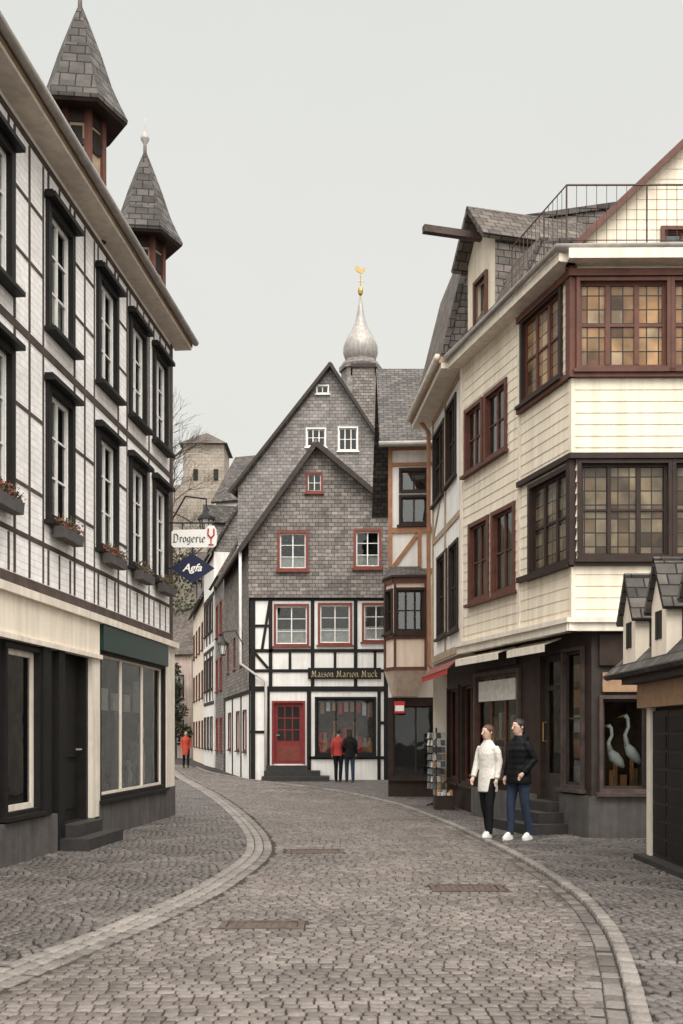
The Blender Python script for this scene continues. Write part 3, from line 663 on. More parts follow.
# ================================================================ TALL GABLE BEHIND
D2=41.5; F2=Fac((-4.3,D2),(2.3,D2)); H2=thing('slate_gabled_house','tall grey slate gable with white attic windows rising behind the red windowed house','house',(-.9,46,0))
h=[]
ax=F2.u(330);az=F2.z(330,366)
for a,c_ in (((307,325,429,446),3),((339,357,428,450),3)): window(F2,H2,F2.r(*a),c_,2,'sash','sash',.05,.04,.06,'glass',.04,0,None,mun=.02,sw=.04,holes=h)
window(F2,H2,F2.r(317,328,386,393),2,1,'sash','sash',.04,.04,.05,'glass',.03,0,None,mun=.02,sw=.03,holes=h)
lz=az-(ax)*1.27; rz=az-(6.6-ax)*1.5
m=MB(); wall(m,F2,[(0,0),(6.6,0),(6.6,rz),(ax,az),(0,lz)],h,'slate2')
SW2=V((1.6,8,0)); a0,a1=F2.pt(0,0),F2.pt(6.6,0)
m.poly([a0,a0+SW2,a0+SW2+V((0,0,lz)),a0+V((0,0,lz))],'slate2'); m.poly([a1,a1+SW2,a1+SW2+V((0,0,rz)),a1+V((0,0,rz))],'slate2'); m.poly([a0+SW2,a1+SW2,a1+SW2+V((0,0,rz)),F2.pt(ax,az)+SW2,a0+SW2+V((0,0,lz))],'slate2'); m.build('wall',None,H2)
interior(F2,H2,2.7,5.1,12.8,14.6,-.6); interior(F2,H2,3.35,4.15,15.5,16.1,-.4)
m=MB(); o_=V((0,-.25,0))
L0=F2.pt(-.35,lz-.4)+o_;A0=F2.pt(ax,az+.1)+o_;R0=F2.pt(6.9,rz-.4)+o_;s2=SW2-o_
m.slab([L0,A0,A0+s2,L0+s2],.12,'roof'); m.slab([R0,A0,A0+s2,R0+s2],.12,'roof'); m.build('roof',None,H2)
m=MB(); m.beam(F2,-.35,lz-.45,ax,az,.12,.25,.32,'timber'); m.beam(F2,ax,az,6.9,rz-.5,.12,.252,.322,'timber'); m.build('bargeboards',None,H2)
m=MB(); m.box(.47,1.4,42.3,43.2,12.8,17.05,'slate'); m.box(.4,1.47,42.23,43.27,17.05,17.2,'timber'); m.box(.6,1.25,42.4,43.1,17.2,17.35,'stone'); m.build('chimney',None,H2)
# ================================================================ FAR LEFT STREET HOUSES
def rowhouse(p,q,depth,ez,rz,wm,label,wins,frame='dbrown',roofm='roof',tm=None,cas=.07,dormers=()):
    F=Fac(p,q); c=F.pt(F.L/2,0,-depth/2); H=thing('town_house',label,'house',c); hh=[]
    for (u,z,w,k) in wins: window(F,H,(u,u+w,z,z+k),2,3,frame,'sash',cas,.04,.07,cur=random.choice([None,.5,'half']),holes=hh)
    m=MB(); wall(m,F,[(0,0),(F.L,0),(F.L,ez),(0,ez)],hh,wm); a,b=F.pt(0,0),F.pt(F.L,0); a2,b2=F.pt(0,0,-depth),F.pt(F.L,0,-depth)
    shell(m,[(a.x,a.y),(b.x,b.y),(b2.x,b2.y),(a2.x,a2.y)],0,ez,(0,),wm)
    for u in (0,F.L): m.poly([F.pt(u,ez),F.pt(u,ez,-depth),F.pt(u,rz,-depth/2)],'slate2')
    m.build('wall',None,H); interior(F,H,.2,F.L-.2,.2,ez-.2,-.6)
    m=MB(); m.slab([F.pt(-.2,ez-.15,.3),F.pt(F.L+.2,ez-.15,.3),F.pt(F.L+.2,rz+.08,-depth/2),F.pt(-.2,rz+.08,-depth/2)],.12,roofm)
    m.slab([F.pt(-.2,ez-.15,-depth-.3),F.pt(F.L+.2,ez-.15,-depth-.3),F.pt(F.L+.2,rz+.08,-depth/2),F.pt(-.2,rz+.08,-depth/2)],.12,roofm); m.build('roof',None,H)
    for u in dormers:
        sl=(rz-ez)/(depth/2); zb=ez+.5; db=-.45/sl-.1; m=MB(); m.fp(F,[(u,zb),(u+1.3,zb),(u+1.3,zb+1.3),(u+.65,zb+2.1),(u,zb+1.3)],-2.4,db+.35,'slate2'); dm_=m.build('dormer',None,H)
        m=MB(); m.fb(F,u+.35,u+.95,zb+.3,zb+1.15,db+.35,db+.38,'interior'); m.build('pane',None,dm_)
        m=MB(); m.slab([F.pt(u-.2,zb+1.2,db+.6),F.pt(u+.65,zb+2.2,db+.6),F.pt(u+.65,zb+2.2,-2.6),F.pt(u-.2,zb+1.2,-2.6)],.08,roofm); m.slab([F.pt(u+1.5,zb+1.2,db+.6),F.pt(u+.65,zb+2.2,db+.6),F.pt(u+.65,zb+2.2,-2.6),F.pt(u+1.5,zb+1.2,-2.6)],.08,roofm); m.build('dormer_roof',None,dm_)
    if tm:
        m=MB(); T=[(0,ez-.1,F.L,ez-.1,.16)]
        z=3.0
        while z<ez-.5: T.append((0,z,F.L,z,.16)); z+=2.5
        for (u,z,w,k) in wins: 
            if z>2.5: T+= [(u-.2,z-.6,u-.2,z+k+.3,.1),(u+w+.2,z-.6,u+w+.2,z+k+.3,.1)]
        timb(m,F,T,tm); m.build('timber_frame',None,H)
    return H,F
def grid(L,zs,n,w,k): return [((i+.5)*L/n-w/2,z,w,k) for z in zs for i in range(n)]
rowhouse((-5.75,45.6),(-4.95,41.9),4.6,8.3,12.6,'slate2','low slate roofed house just behind the gabled house with red windows',grid(3.8,(.9,3.5,5.9),2,.75,1.3),'redc','roofb')
rowhouse((-6.9,50.2),(-5.85,45.8),5.6,9.9,15.0,'white2','white plastered house with brown windows beyond the slate clad side wall',grid(4.4,(.9,3.7,6.4),3,.7,1.4),'dbrown','roof','timber',dormers=(1.4,))
rowhouse((-8.9,60),(-7.0,51),6.0,8.6,13.0,'cream','cream house farther along the lane beyond the white plastered house',grid(9.2,(.9,3.5,6.0),4,.8,1.3),'brown','roofb',dormers=(2,6))
rowhouse((-17,66),(-9.6,64),7,6.8,9.8,'pink','low pinkish house closing the far end of the lane',grid(7.6,(1.0,3.9),4,.85,1.4),'dbrown','roofb')
rowhouse((-7.2,57.5),(-2.8,56),6,15.0,18.2,'white2','distant house whose slate roof peeks over the row left of the tall gable',grid(4.6,(9.5,12.6),3,.8,1.2))
t=thing('castle_tower','square stone castle tower with low pointed roof on the hill','tower',(-14.9,110,16))
m=MB(); m.box(-17.1,-12.7,108,113,8,33.0,'castle'); m.build('wall',None,t)
m=MB(); c=V((-14.9,110.5,34.9)); a=[V((-17.5,107.5,32.9)),V((-12.3,107.5,32.9)),V((-12.3,113.5,32.9)),V((-17.5,113.5,32.9))]
m.poly(a,'roofb')
for i in range(4): m.poly([a[i],a[(i+1)%4],c],'roofb')
m.build('roof',None,t)
for (x,z) in ((-16,29),(-13.8,29),(-15,23)): one('window',t,lambda m:m.box(x,x+.5,107.9,108.1,z,z+1.2,'interior'))
t=thing('castle_wall','stone castle curtain wall below the tower','wall',(-20,100,12)); m=MB(); m.box(-30,-9.5,100,101.5,6,26.5,'castle')
x=-30
while x<-10: m.box(x,x+1,100,101.5,26.5,27.3,'castle'); x+=2
m.build('masonry',None,t)
m=MB(); nx,ny=70,24
for j in range(ny+1):
    for i in range(nx+1):
        x=-160+i*4.0; y=74+j*6; k=min(1,max(0,(y-74)/40)); k=k*k*(3-2*k)
        H_=24*(1/(1+math.exp((x+9)/6)))+7; z=H_*k-.3+ (1.2*math.sin(x*.3+y*.21)+.8*math.sin(x*.7-y*.4))*k
        m.v.append((x,y,z))
for j in range(ny):
    for i in range(nx):
        a=j*(nx+1)+i; m.f.append((a,a+1,a+nx+2,a+nx+1)); m.m.append(m.mi('hill'))
struct(m.build('hill',None,None,True))
def bare_tree(x,y,z,h,lb):
    t=thing('bare_tree',lb,'tree',(x,y,z),'bare trees on the castle hill'); tr=MB(); cr=MB()
    def br(p,d,L,r,dep):
        q=p+d*L; mid=p+d*L*.5+V((random.gauss(0,.04),random.gauss(0,.04),0))*L
        (tr if dep<2 else cr).tube([p,mid,q],[r,r*.8,r*.6],5 if dep<2 else 3,'bark')
        if dep>=6: return
        for _ in range(3 if dep<5 else 2):
            nd_=(d+V((random.gauss(0,.5),random.gauss(0,.5),random.gauss(.15,.3)))).normalized(); br(p+d*L*random.uniform(.6,1),nd_,L*random.uniform(.62,.85),r*.55,dep+1)
    br(V((x,y,z)),V((0,0,1)),h*.28,h*.022,0); tr.build('trunk',None,t); cr.build('crown',None,t)
bare_tree(-15.9,92,19,11,'bare leafless tree in front of the castle tower'); bare_tree(-18.0,98,21,17,'tall bare leafless tree left of the castle tower'); bare_tree(-13.2,88,15,9,'smaller bare tree below the castle tower')
def evergreen(x,y,z,rx,rz,lb,n=5200):
    t=thing('evergreen_tree',lb,'tree',(x,y,z),'dark evergreens beyond the lane'); m=MB(); m.tube([(x,y,z),(x+.1,y,z+rz*1.3)],[.25,.1],6,'bark'); m.build('trunk',None,t)
    m=MB(); cl=[(x+random.gauss(0,rx*.5),y+random.gauss(0,rx*.5),z+rz*(.5+random.random()*1.3),random.uniform(.5,1)*rx*.4) for _ in range(28)]
    for _ in range(n):
        c=random.choice(cl); d=V((random.gauss(0,1),random.gauss(0,1),random.gauss(0,1))).normalized(); p=V(c[:3])+d*c[3]*random.uniform(.6,1.1); a=V((random.gauss(0,1),random.gauss(0,1),random.gauss(0,1))).normalized()*.13; b=a.orthogonal().normalized()*.08
        m.poly([p-a,p+b,p+a,p-b],'leafg' if random.random()<.75 else 'leafd')
    m.build('crown',None,t)
evergreen(-12.2,70,0,3.4,8,'dark evergreen behind the low pinkish house, nearest the white row'); evergreen(-15.5,74,1,3.6,9,'tall dark evergreen below the castle wall'); evergreen(-10.6,63.0,0,1.2,3.2,'small dark evergreen at the corner of the low pinkish house',2500)
# ================================================================ ONION DOME
D=70; x=(360.5-CX)/FP*D
t=thing('church_tower','church tower with onion dome and gilded weathercock above the roofs','tower',(x,D,0))
zz=lambda y:EH+(HZ-y)/FP*D
m=MB(); m.lathe(x,D,[(1.35,0),(1.35,zz(372))],8,'slate2'); m.lathe(x,D,[(1.5,zz(372)),(1.5,zz(368)),(1.2,zz(362))],8,'slate'); m.build('wall',None,t)
m=MB(); pr=[(.75,366),(1.05,361),(1.22,354),(1.20,347),(1.0,340),(.68,332),(.42,324),(.27,316),(.17,307),(.11,300)]
m.lathe(x,D,[(r,zz(y)) for r,y in pr],20,'lead_sheet'); m.build('onion_dome',None,t,True)
m=MB(); m.lathe(x,D,[(.07,zz(301)),(.05,zz(296)),(.15,zz(294)),(.19,zz(291)),(.15,zz(288)),(.04,zz(286)),(.03,zz(275))],12,'gold')
m.tube([(x-.25,D,zz(281)),(x+.25,D,zz(281))],.025,5,'gold')
zc=zz(271); ck=((-.5,.1),(-.3,-.1),(.1,-.3),(.4,0),(.5,.35),(.3,.25),(.05,.05),(-.2,.45),(-.55,.5))
m.pris([V((x+a*.7,D-.03,zc+b*.7)) for a,b in ck],[V((x+a*.7,D+.03,zc+b*.7)) for a,b in ck],'gold')
m.build('weathercock',None,t)
# ================================================================ HOUSE A (oriel)
FA=Fac((1.12,24),(2.55,23.9)); HA=thing('oriel_house','narrow house with tan timbers and a brown windowed oriel beside the slate gable','house',(2.2,27,0)); h=[]
window(FA,HA,FA.r(401,427,497,523),2,1,'dbrown','dbrown',.05,.04,.06,'glassm',.04,0,None,holes=h); window(FA,HA,FA.r(401,427,470,491),2,1,'dbrown','dbrown',.05,.04,.06,'glassm',0,0,None,holes=h)
gA=(.12,1.2,.5,2.2); h2=[gA]
m=MB(); wall(m,FA,[(0,2.4),(1.43,2.4),(1.43,8.5),(0,8.5)],h,'white2'); wall(m,FA,[(0,0),(1.43,0),(1.43,2.4),(0,2.4)],h2,'dbrown')
shell(m,[(1.12,24),(2.55,23.9),(6,24),(6,31),(1.75,31)],0,8.5,(0,),'white2'); m.build('wall',None,HA); interior(FA,HA,.05,1.4,.1,8.3,-.7)
window(FA,HA,gA,2,1,'dbrown','dbrown',.05,.04,.08,'glassr',.04,0,None,name='shop_window')
m=MB(); timb(m,FA,[(.05,2.8,.05,8.4,.10),(1.35,2.8,1.35,8.4,.10),(0,8.4,1.43,8.4,.16),(0,7.98,1.43,7.98,.08),(0,6.4,1.43,6.4,.13),(0,5.42,1.43,5.42,.13),(.1,5.5,.7,6.3,.09),(.75,5.45,.75,6.35,.09)],'orange',0,.04); m.build('timber_frame',None,HA)
OY=23.2; ox0,ox1=1.08,1.98
FO=Fac((ox0+.13,OY),(ox1,OY-.03)); FOl=Fac((ox0-.05,OY+.45),(ox0+.13,OY)); hO=[];hl=[]; HO=MB()
ow=(.07,FO.L-.07,3.92,4.86)
window(FO,HA,ow,3,2,'dbrown','dbrown',.06,.04,.04,'glassm',.05,0,None,mun=.025,name='oriel_window',holes=hO)
wl=(.08,FOl.L-.08,3.92,4.86); window(FOl,HA,wl,1,2,'dbrown','dbrown',.05,.04,.04,'glassm',.05,0,None,mun=.02,name='oriel_window',holes=hl)
wall(HO,FO,[(0,3.0),(FO.L,3.0),(FO.L,5.15),(0,5.15)],hO,'peach'); wall(HO,FOl,[(0,3.0),(FOl.L,3.0),(FOl.L,5.15),(0,5.15)],hl,'peach')
foot=[(ox0-.05,24.0),(ox0-.05,OY+.45),(ox0+.13,OY),(ox1,OY-.03),(ox1+.05,23.95)]
for i in (0,3): a,b=foot[i],foot[i+1]; HO.poly([V((a[0],a[1],3.0)),V((b[0],b[1],3.0)),V((b[0],b[1],5.15)),V((a[0],a[1],5.15))],'peach')
fc=(1.5,24.0); sm_=[(fc[0]+(a-fc[0])*.62,fc[1]+(b-fc[1])*.35) for a,b in foot]
HO.pris([V((a,b,2.42)) for a,b in sm_],[V((a,b,3.0)) for a,b in foot],'peach')
ori=HO.build('oriel',None,HA)
m=MB(); ex_=[(fc[0]+(a-fc[0])*1.12,fc[1]+(b-fc[1])*1.12) for a,b in foot]
m.pris([V((a,b,5.15)) for a,b in ex_],[V((a,b,5.2)) for a,b in ex_],'dbrown'); m.pris([V((a,b,5.2)) for a,b in ex_],[V((fc[0]+(a-fc[0])*.75,fc[1]+(b-fc[1])*.2,5.52)) for a,b in foot],'roof')
timb(m,FO,[(0,3.76,FO.L,3.76,.07),(0,3.04,FO.L,3.04,.08),(.03,3,.03,5.1,.06),(FO.L-.03,3,FO.L-.03,5.1,.06),(.0,5.08,FO.L,5.08,.12)],'brown',0,.03); timb(m,FOl,[(0,3.76,FOl.L,3.76,.07),(0,3.04,FOl.L,3.04,.08),(0,5.08,FOl.L,5.08,.12),(.03,3,.03,5.1,.06)],'brown',0,.03); m.build('oriel_trim',None,ori)
one('interior',ori,lambda m:m.box(ox0+.02,ox1-.1,OY+.35,23.9,3.1,5.1,'interior'))
m=MB(); m.slab([V((.9,23.6,8.4)),V((2.75,23.5,8.4)),V((3.1,27.3,11.5)),V((.95,27.3,11.5))],.12,'roof'); m.slab([V((.95,31.4,8.4)),V((6.3,31.4,8.4)),V((6.3,27.3,11.5)),V((.95,27.3,11.5))],.12,'roof'); m.slab([V((2.74,23.5,8.4)),V((6.3,23.5,8.4)),V((6.3,27.3,11.5)),V((3.09,27.3,11.5))],.12,'roof')
m.poly([V((1.15,24,8.5)),V((1.75,31,8.5)),V((1.2,27.3,11.4))],'slate'); m.build('roof',None,HA)
one('gutter',HA,lambda m:m.tube([V((.88,23.58,8.36)),V((2.6,23.5,8.36))],.07,6,'gutter'),True)
# ================================================================ HOUSE B
FB=Fac((1.96,21.4),(2.2,18.3)); FBg=Fac((2.26,21.4),(2.52,18.4)); HB=thing('plastered_house','pale plastered house with brown casements and steep slate roof left of the clapboard house','house',(4,20,0)); h=[]
for (xa,xb,ya,yb) in ((434,444,430,497),(447,456,404,478),(438,447,556,634),(450,458,545,628)):
    window(FB,HB,FB.r(xa,xb,ya,yb),2,2,'dbrown','dbrown',.06,.03,.04,'glassm',.05,0,.6,mun=.02,holes=h)
m=MB(); wall(m,FB,[(0,3.0),(FB.L,3.0),(FB.L,8.3),(0,8.3)],h,'white2'); hg=[(.25,1.35,.6,2.45),(1.7,2.8,.6,2.45)]
wall(m,FBg,[(0,0),(FBg.L,0),(FBg.L,3.0),(0,3.0)],hg,'dbrown'); m.poly([FB.pt(0,3.0),FB.pt(FB.L,3.0),FBg.pt(FBg.L,3.0),FBg.pt(0,3.0)],'cream')
shell(m,[(1.96,21.4),(2.2,18.3),(8,18.3),(8,21.4)],0.0,8.3,(0,1),'cream'); m.build('wall',None,HB); interior(FB,HB,.1,FB.L-.05,3.1,8.2,-.6); interior(FBg,HB,.1,FBg.L-.05,.1,2.9,-.9,'interiorw')
for q in hg: window(FBg,HB,q,2,1,'dbrown','brown',.06,.05,.05,'glassr',.05,0,None,name='shop_window')
m=MB()
for q in hg:
    for i in range(6): m.fb(FBg,q[0]+.05+i*.17,q[0]+.17+i*.17,q[2],q[2]+random.uniform(.3,1.4),-.25,-.15,random.choice(['cardA','cardD','curtain','cardB','red']))
m.build('window_display',None,HB)
m=MB(); timb(m,FB,[(.05,3.1,.05,8.2,.10),(0,5.6,FB.L,5.6,.12),(0,3.1,FB.L,3.1,.14),(0,8.15,FB.L,8.15,.12),(1.5,3.1,1.5,8.1,.09),(FB.L-.06,3.1,FB.L-.06,8.1,.1),(.1,5.7,.9,6.3,.08)],'tan',0,.02); m.build('timber_frame',None,HB)
m=MB(); m.fb(FB,-.5,FB.L,8.2,8.3,-.02,.38,'trimw'); m.fb(FB,-.5,FB.L,8.3,8.42,-.02,.42,'tan'); m.build('eave',None,HB)
one('gutter',HB,lambda m:m.tube([FB.pt(-.5,8.4,.45),FB.pt(FB.L,8.4,.45)],.07,6,'trimw'),True)
m=MB(); m.slab([FB.pt(-.35,8.42,.40),FB.pt(FB.L,8.42,.40),FB.pt(FB.L,10.9,-.22),FB.pt(-.35,10.9,-.22)],.1,'roofb'); m.slab([FB.pt(-.35,10.9,-.22),FB.pt(FB.L,10.9,-.22),FB.pt(FB.L,11.4,-3),FB.pt(-.35,11.4,-3)],.1,'roof'); m.slab([FB.pt(-.35,8.4,-6),FB.pt(FB.L,8.4,-6),FB.pt(FB.L,11.4,-3),FB.pt(-.35,11.4,-3)],.1,'roof')
for u in (-.2,FB.L-.05): m.poly([FB.pt(u,8.3,0),FB.pt(u,8.5,.3),FB.pt(u,10.8,-.27),FB.pt(u,11.3,-3),FB.pt(u,8.3,-6)],'slate')
m.build('roof',None,HB)
one('downpipe',HB,lambda m:m.tube([FB.pt(-.1,8.3,.3),FB.pt(-.1,8.0,.08),FB.pt(-.1,3.0,.08),FBg.pt(-.1,2.7,.06),FBg.pt(-.1,0,.06)],.045,6,'orange'),True)
m=MB(); m.pris([FB.pt(.1,2.90,.02),FB.pt(3.0,2.90,.02),FB.pt(3.0,2.70,.26),FB.pt(.1,2.70,.26)],[FB.pt(.1,2.92,.03),FB.pt(3.0,2.92,.03),FB.pt(3.0,2.72,.27),FB.pt(.1,2.72,.27)],'redc'); m.fb(FB,.1,3.0,2.62,2.71,.25,.26,'red')
aw=m.build('awning',None,HB); aw['label']='small plain red awning'
# ================================================================ HOUSE C (clapboard)
FC=Fac((2.2,18.3),(3.3,14.3)); FF=Fac((3.3,14.3),(9,14.25)); FG=Fac((2.45,18.4),(3.6,14.4)); FGF=Fac((3.6,14.4),(9,14.38))
HC=thing('clapboard_house','cream clapboard corner house with amber leaded windows, a roof balcony and dark shopfront','house',(5.5,16.5,0)); h=[];hf=[]
LC=FC.L
def ru(xa,xb,z0,z1): return (FC.u(xa),FC.u(xb),z0,z1)
for q in (ru(467,482,6.25,7.30),ru(487,506,6.25,7.30),ru(471,488,3.9,5.2),ru(494,514,3.9,5.2)): window(FC,HC,q,2,2,'brown','brown',.07,.04,.04,'glassm',.06,0,.5,mun=.02,holes=h)
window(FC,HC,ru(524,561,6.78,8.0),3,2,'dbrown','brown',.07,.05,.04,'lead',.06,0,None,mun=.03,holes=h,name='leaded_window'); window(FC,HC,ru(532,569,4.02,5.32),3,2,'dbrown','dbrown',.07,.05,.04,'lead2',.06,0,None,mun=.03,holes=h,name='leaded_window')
u=.10
for i in range(4):
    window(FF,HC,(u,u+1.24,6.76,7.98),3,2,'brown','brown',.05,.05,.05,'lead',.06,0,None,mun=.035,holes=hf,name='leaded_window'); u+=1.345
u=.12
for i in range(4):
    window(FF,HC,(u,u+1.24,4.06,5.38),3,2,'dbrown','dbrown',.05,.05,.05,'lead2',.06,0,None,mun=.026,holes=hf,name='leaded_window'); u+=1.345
LAP=.165
m=MB(); wall(m,FC,[(0,3.1),(LC,3.1),(LC,8.3),(0,8.3)],h,'siding',LAP); wall(m,FF,[(0,3.1),(FF.L,3.1),(FF.L,8.3),(0,8.3)],hf,'siding',LAP)
shell(m,[(2.2,18.3),(3.3,14.3),(9,14.25),(9,20),(2.2,20)],3.1,8.3,(0,1,4),'siding')
m.poly([V((2.2,18.3,3.1)),V((3.3,14.3,3.1)),V((9,14.25,3.1)),V((9,20,3.1)),V((2.2,20,3.1))],'trimw'); m.poly([V((2.2,18.3,8.3)),V((3.3,14.3,8.3)),V((9,14.25,8.3)),V((9,20,8.3)),V((2.2,20,8.3))],'stone'); m.build('wall',None,HC)
m=MB(); m.fb(FC,LC-.10,LC+.03,6.66,8.2,-.06,.055,'brown'); m.fb(FC,LC-.09,LC+.02,3.98,5.5,-.06,.052,'dbrown')
for (a,b) in ((6.6,6.68),(5.44,5.52),(3.92,4.0),(8.04,8.14)):
    mt='dbrown' if a<6 else 'brown'
    m.fb(FF,-.06,FF.L,a,b,-.02,.075,mt); m.fb(FC,FC.u(520),LC+.06,a,b,-.02,.073,mt)
m.fb(FC,LC-.07,LC+.016,3.1,3.92,-.05,.022,'siding'); m.fb(FC,LC-.07,LC+.016,5.52,6.6,-.05,.022,'siding'); m.fb(FC,FC.u(519),FC.u(521),3.1,8.3,-.02,.03,'trimw'); m.fb(FC,-.02,.08,3.1,8.3,-.02,.03,'trimw'); m.build('trim_boards',None,HC)
def cor(m):
    for F_,a,b in ((FC,0,LC+.1),(FF,-.1,FF.L)): m.fb(F_,a,b,8.2,8.34,-.02,.26 if F_ is FC else .262,'trimw')
one('cornice',HC,cor)
def cor2(m):
    for F_,a,b in ((FC,0,LC+.1),(FF,-.1,FF.L)):
        m.fb(F_,a,b,2.98,3.1,-.05,.10 if F_ is FC else .102,'trimw'); m.fb(F_,a,b,3.099,3.17,-.02,.14 if F_ is FC else .142,'trimw')
one('string_course',HC,cor2)
one('gutter',HC,lambda m:m.tube([FC.pt(0,8.38,.3),FC.pt(LC+.1,8.38,.3),FF.pt(FF.L,8.38,.3)],.06,6,'gutter'),True)
interior(FC,HC,.1,LC-.4,3.2,8.2,-.5)
sw=(FG.u(477),FG.u(519),.85,2.55); dw=(FG.u(540),FG.u(561),.5,2.75); sw2=(FG.u(565),FG.u(583),.75,2.75); gh=[sw,dw,sw2]; fw=(FGF.u(602),FGF.u(646),.72,2.02); fw2=(FGF.u(602)+1.0,FGF.u(602)+2.6,.72,2.4)
m=MB(); wall(m,FG,[(0,0),(FG.L,0),(FG.L,3.0),(0,3.0)],gh,'dbrown'); wall(m,FGF,[(0,0),(FGF.L,0),(FGF.L,3.0),(0,3.0)],[fw,fw2],'timber'); m.build('shopfront_wall',None,HC)
one('plinth',HC,lambda m:m.fb(FG,0,dw[0]-.1,0,.55,-.02,.07,'stone'))
def pl2(m): m.fb(FG,dw[1]+.06,FG.L+.06,0,.62,-.02,.07,'stone'); m.fb(FGF,-.06,FGF.L,0,.62,-.02,.072,'stone')
one('plinth',HC,pl2)
window(FG,HC,sw,3,1,'timberL','brown',.07,.05,.04,'glassr',.06,0,None,mun=.02,name='shop_window'); window(FG,HC,sw2,1,2,'timberL','timber',.05,.05,.04,'glassr',.05,0,None,name='shop_window'); window(FGF,HC,fw,1,1,'timberL','timber',.05,.06,.06,'glass',.08,0,None,name='shop_window'); window(FGF,HC,fw2,2,1,'timberL','timber',.05,.06,.06,'glassr',.06,0,None,name='shop_window')
one('transom_board',HC,lambda m:m.fb(FGF,fw[0],fw[1],2.12,2.4,.0,.05,'wood')); one('fascia',HC,lambda m:m.fb(FGF,fw[0]-.05,fw[1]+.05,2.5,2.95,0,.06,'dbrown')); one('fascia',HC,lambda m:m.fb(FG,sw[0],sw[1],2.68,2.95,0,.06,'dbrown'))
sp_=one('shop_sign',HC,lambda m:m.fb(FG,sw[0]+.12,sw[1]-.12,2.10,2.46,-.03,.02,'cardA')); sp_['label']='pale sign panel across the top of the shop window'
interior(FG,HC,.1,FG.L-.02,.2,2.9,-.9,'interiorw',(1,0))
m=MB(); m.poly([FGF.pt(.05,.2,-.8),FGF.pt(5.2,.2,-.8),FGF.pt(5.2,2.9,-.8),FGF.pt(.05,2.9,-.8)],'interiorw'); m.poly([FGF.pt(.05,.7,-.8),FGF.pt(5.2,.7,-.8),FGF.pt(5.2,.7,-.1),FGF.pt(.05,.7,-.1)],'wood'); m.build('interior',None,HC)
m=MB(); u0,u1,z0,z1=dw
for a,b in ((u0,u0+.09),(u1-.09,u1)): m.fb(FG,a,b,z0,z1,-.14,-.09,'timber')
m.fb(FG,u0+.09,u1-.09,z0,z0+.4,-.14,-.092,'timber'); m.fb(FG,u0+.09,u1-.09,z1-.1,z1,-.14,-.092,'timber'); m.fb(FG,u0+.09,u1-.09,2.2,2.28,-.14,-.092,'timber'); dr=m.build('door',None,HC)
one('pane',dr,lambda m:m.poly([FG.pt(u0,z0,-.12),FG.pt(u1,z0,-.12),FG.pt(u1,z1,-.12),FG.pt(u0,z1,-.12)],'glassr')); one('handle',dr,lambda m:m.tube([FG.pt(u0+.05,1.4,-.09),FG.pt(u0+.05,1.4,-.03),FG.pt(u0+.05,1.7,-.03),FG.pt(u0+.05,1.7,-.09)],.012,6,'gold'))
m=MB(); m.fb(FG,u0-.35,u1+.35,0,.17,.075,.72,'stoned'); m.fb(FG,u0-.2,u1+.2,.17,.33,.0,.48,'stoned'); m.fb(FG,u0-.05,u1+.05,.33,.48,0,.25,'stoned'); m.build('steps',None,HC)
def awn(a,b,F_,z,dep):
    m=MB()
    m.pris([F_.pt(a,z,.08),F_.pt(b,z,.08),F_.pt(b,z-.10,.08+dep),F_.pt(a,z-.10,.08+dep)],[F_.pt(a,z+.02,.08),F_.pt(b,z+.02,.08),F_.pt(b,z-.08,.08+dep),F_.pt(a,z-.08,.08+dep)],'trimw')
    m.fb(F_,a,b,z-.20,z-.085,.075+dep,.085+dep,'trimw')
    m.build('awning',None,HC)
awn(.05,FG.u(520),FG,2.95,.32); awn(FG.u(527),FG.u(566),FG,2.95,.28)
m=MB()
for i in range(11):
    u=sw[0]+.06+i*.155
    for zb in (.88,1.45): m.fb(FG,u,u+.12,zb,zb+random.uniform(.2,.48),-.20,-.12,random.choice(['cardA','cardB','cardD','curtain','cardC','cardA']))
m.fb(FG,sw[0],sw[1],.85,.88,-.5,-.1,'wood'); m.fb(FG,sw[0],sw[1],1.41,1.45,-.35,-.1,'wood')
for i in range(5): m.fb(FG,sw2[0]+.05,sw2[0]+.5,.78+i*.38,1.04+i*.38,-.20,-.12,random.choice(['cardA','wood','curtain','cardD']))
for i in range(5): m.fb(FG,dw[0]+.1,dw[1]-.1,.9+i*.34,1.1+i*.34,-.5,-.4,random.choice(['cardA','wood','curtain','cardD']))
for i in range(4): m.fb(FGF,fw[0]+.05+i*.16,fw[0]+.15+i*.16,.72,.86+random.uniform(0,.15),-.5,-.4,random.choice(['cardD','redc','wood']))
m.build('window_display',None,HC)
for i,(du,hs_) in enumerate(((.20,.86),(.47,1.0))):
    b=FGF.pt(fw[0]+du,.72,-.18-.1*i); m=MB(); s=1; q_=lambda a,c_:b+V((a,0,c_*hs_))
    m.tube([q_(.16,.36),q_(.10,.44),q_(.02,.54),q_(-.04,.64)],[.02,.07,.085,.04],10,'signw'); m.tube([q_(-.03,.62),q_(-.06,.78),q_(-.01,.90),q_(-.02,1.02),q_(-.06,1.07)],[.045,.028,.024,.026,.034],8,'signw')
    m.tube([q_(-.06,1.07),q_(-.17,1.03)],[.02,.005],6,'cardD'); m.tube([b+V((.02,-.02,0)),q_(.02,.48)],.012,5,'cardD'); m.tube([b+V((.07,.02,0)),q_(.05,.46)],.012,5,'cardD')
    tag(m.build('bird_figure',None,None,True),['shorter white wading bird figure in the corner shop window, the left one','taller white wading bird figure in the corner shop window, the right one'][i],'figurine','bird figures in the corner shop window')
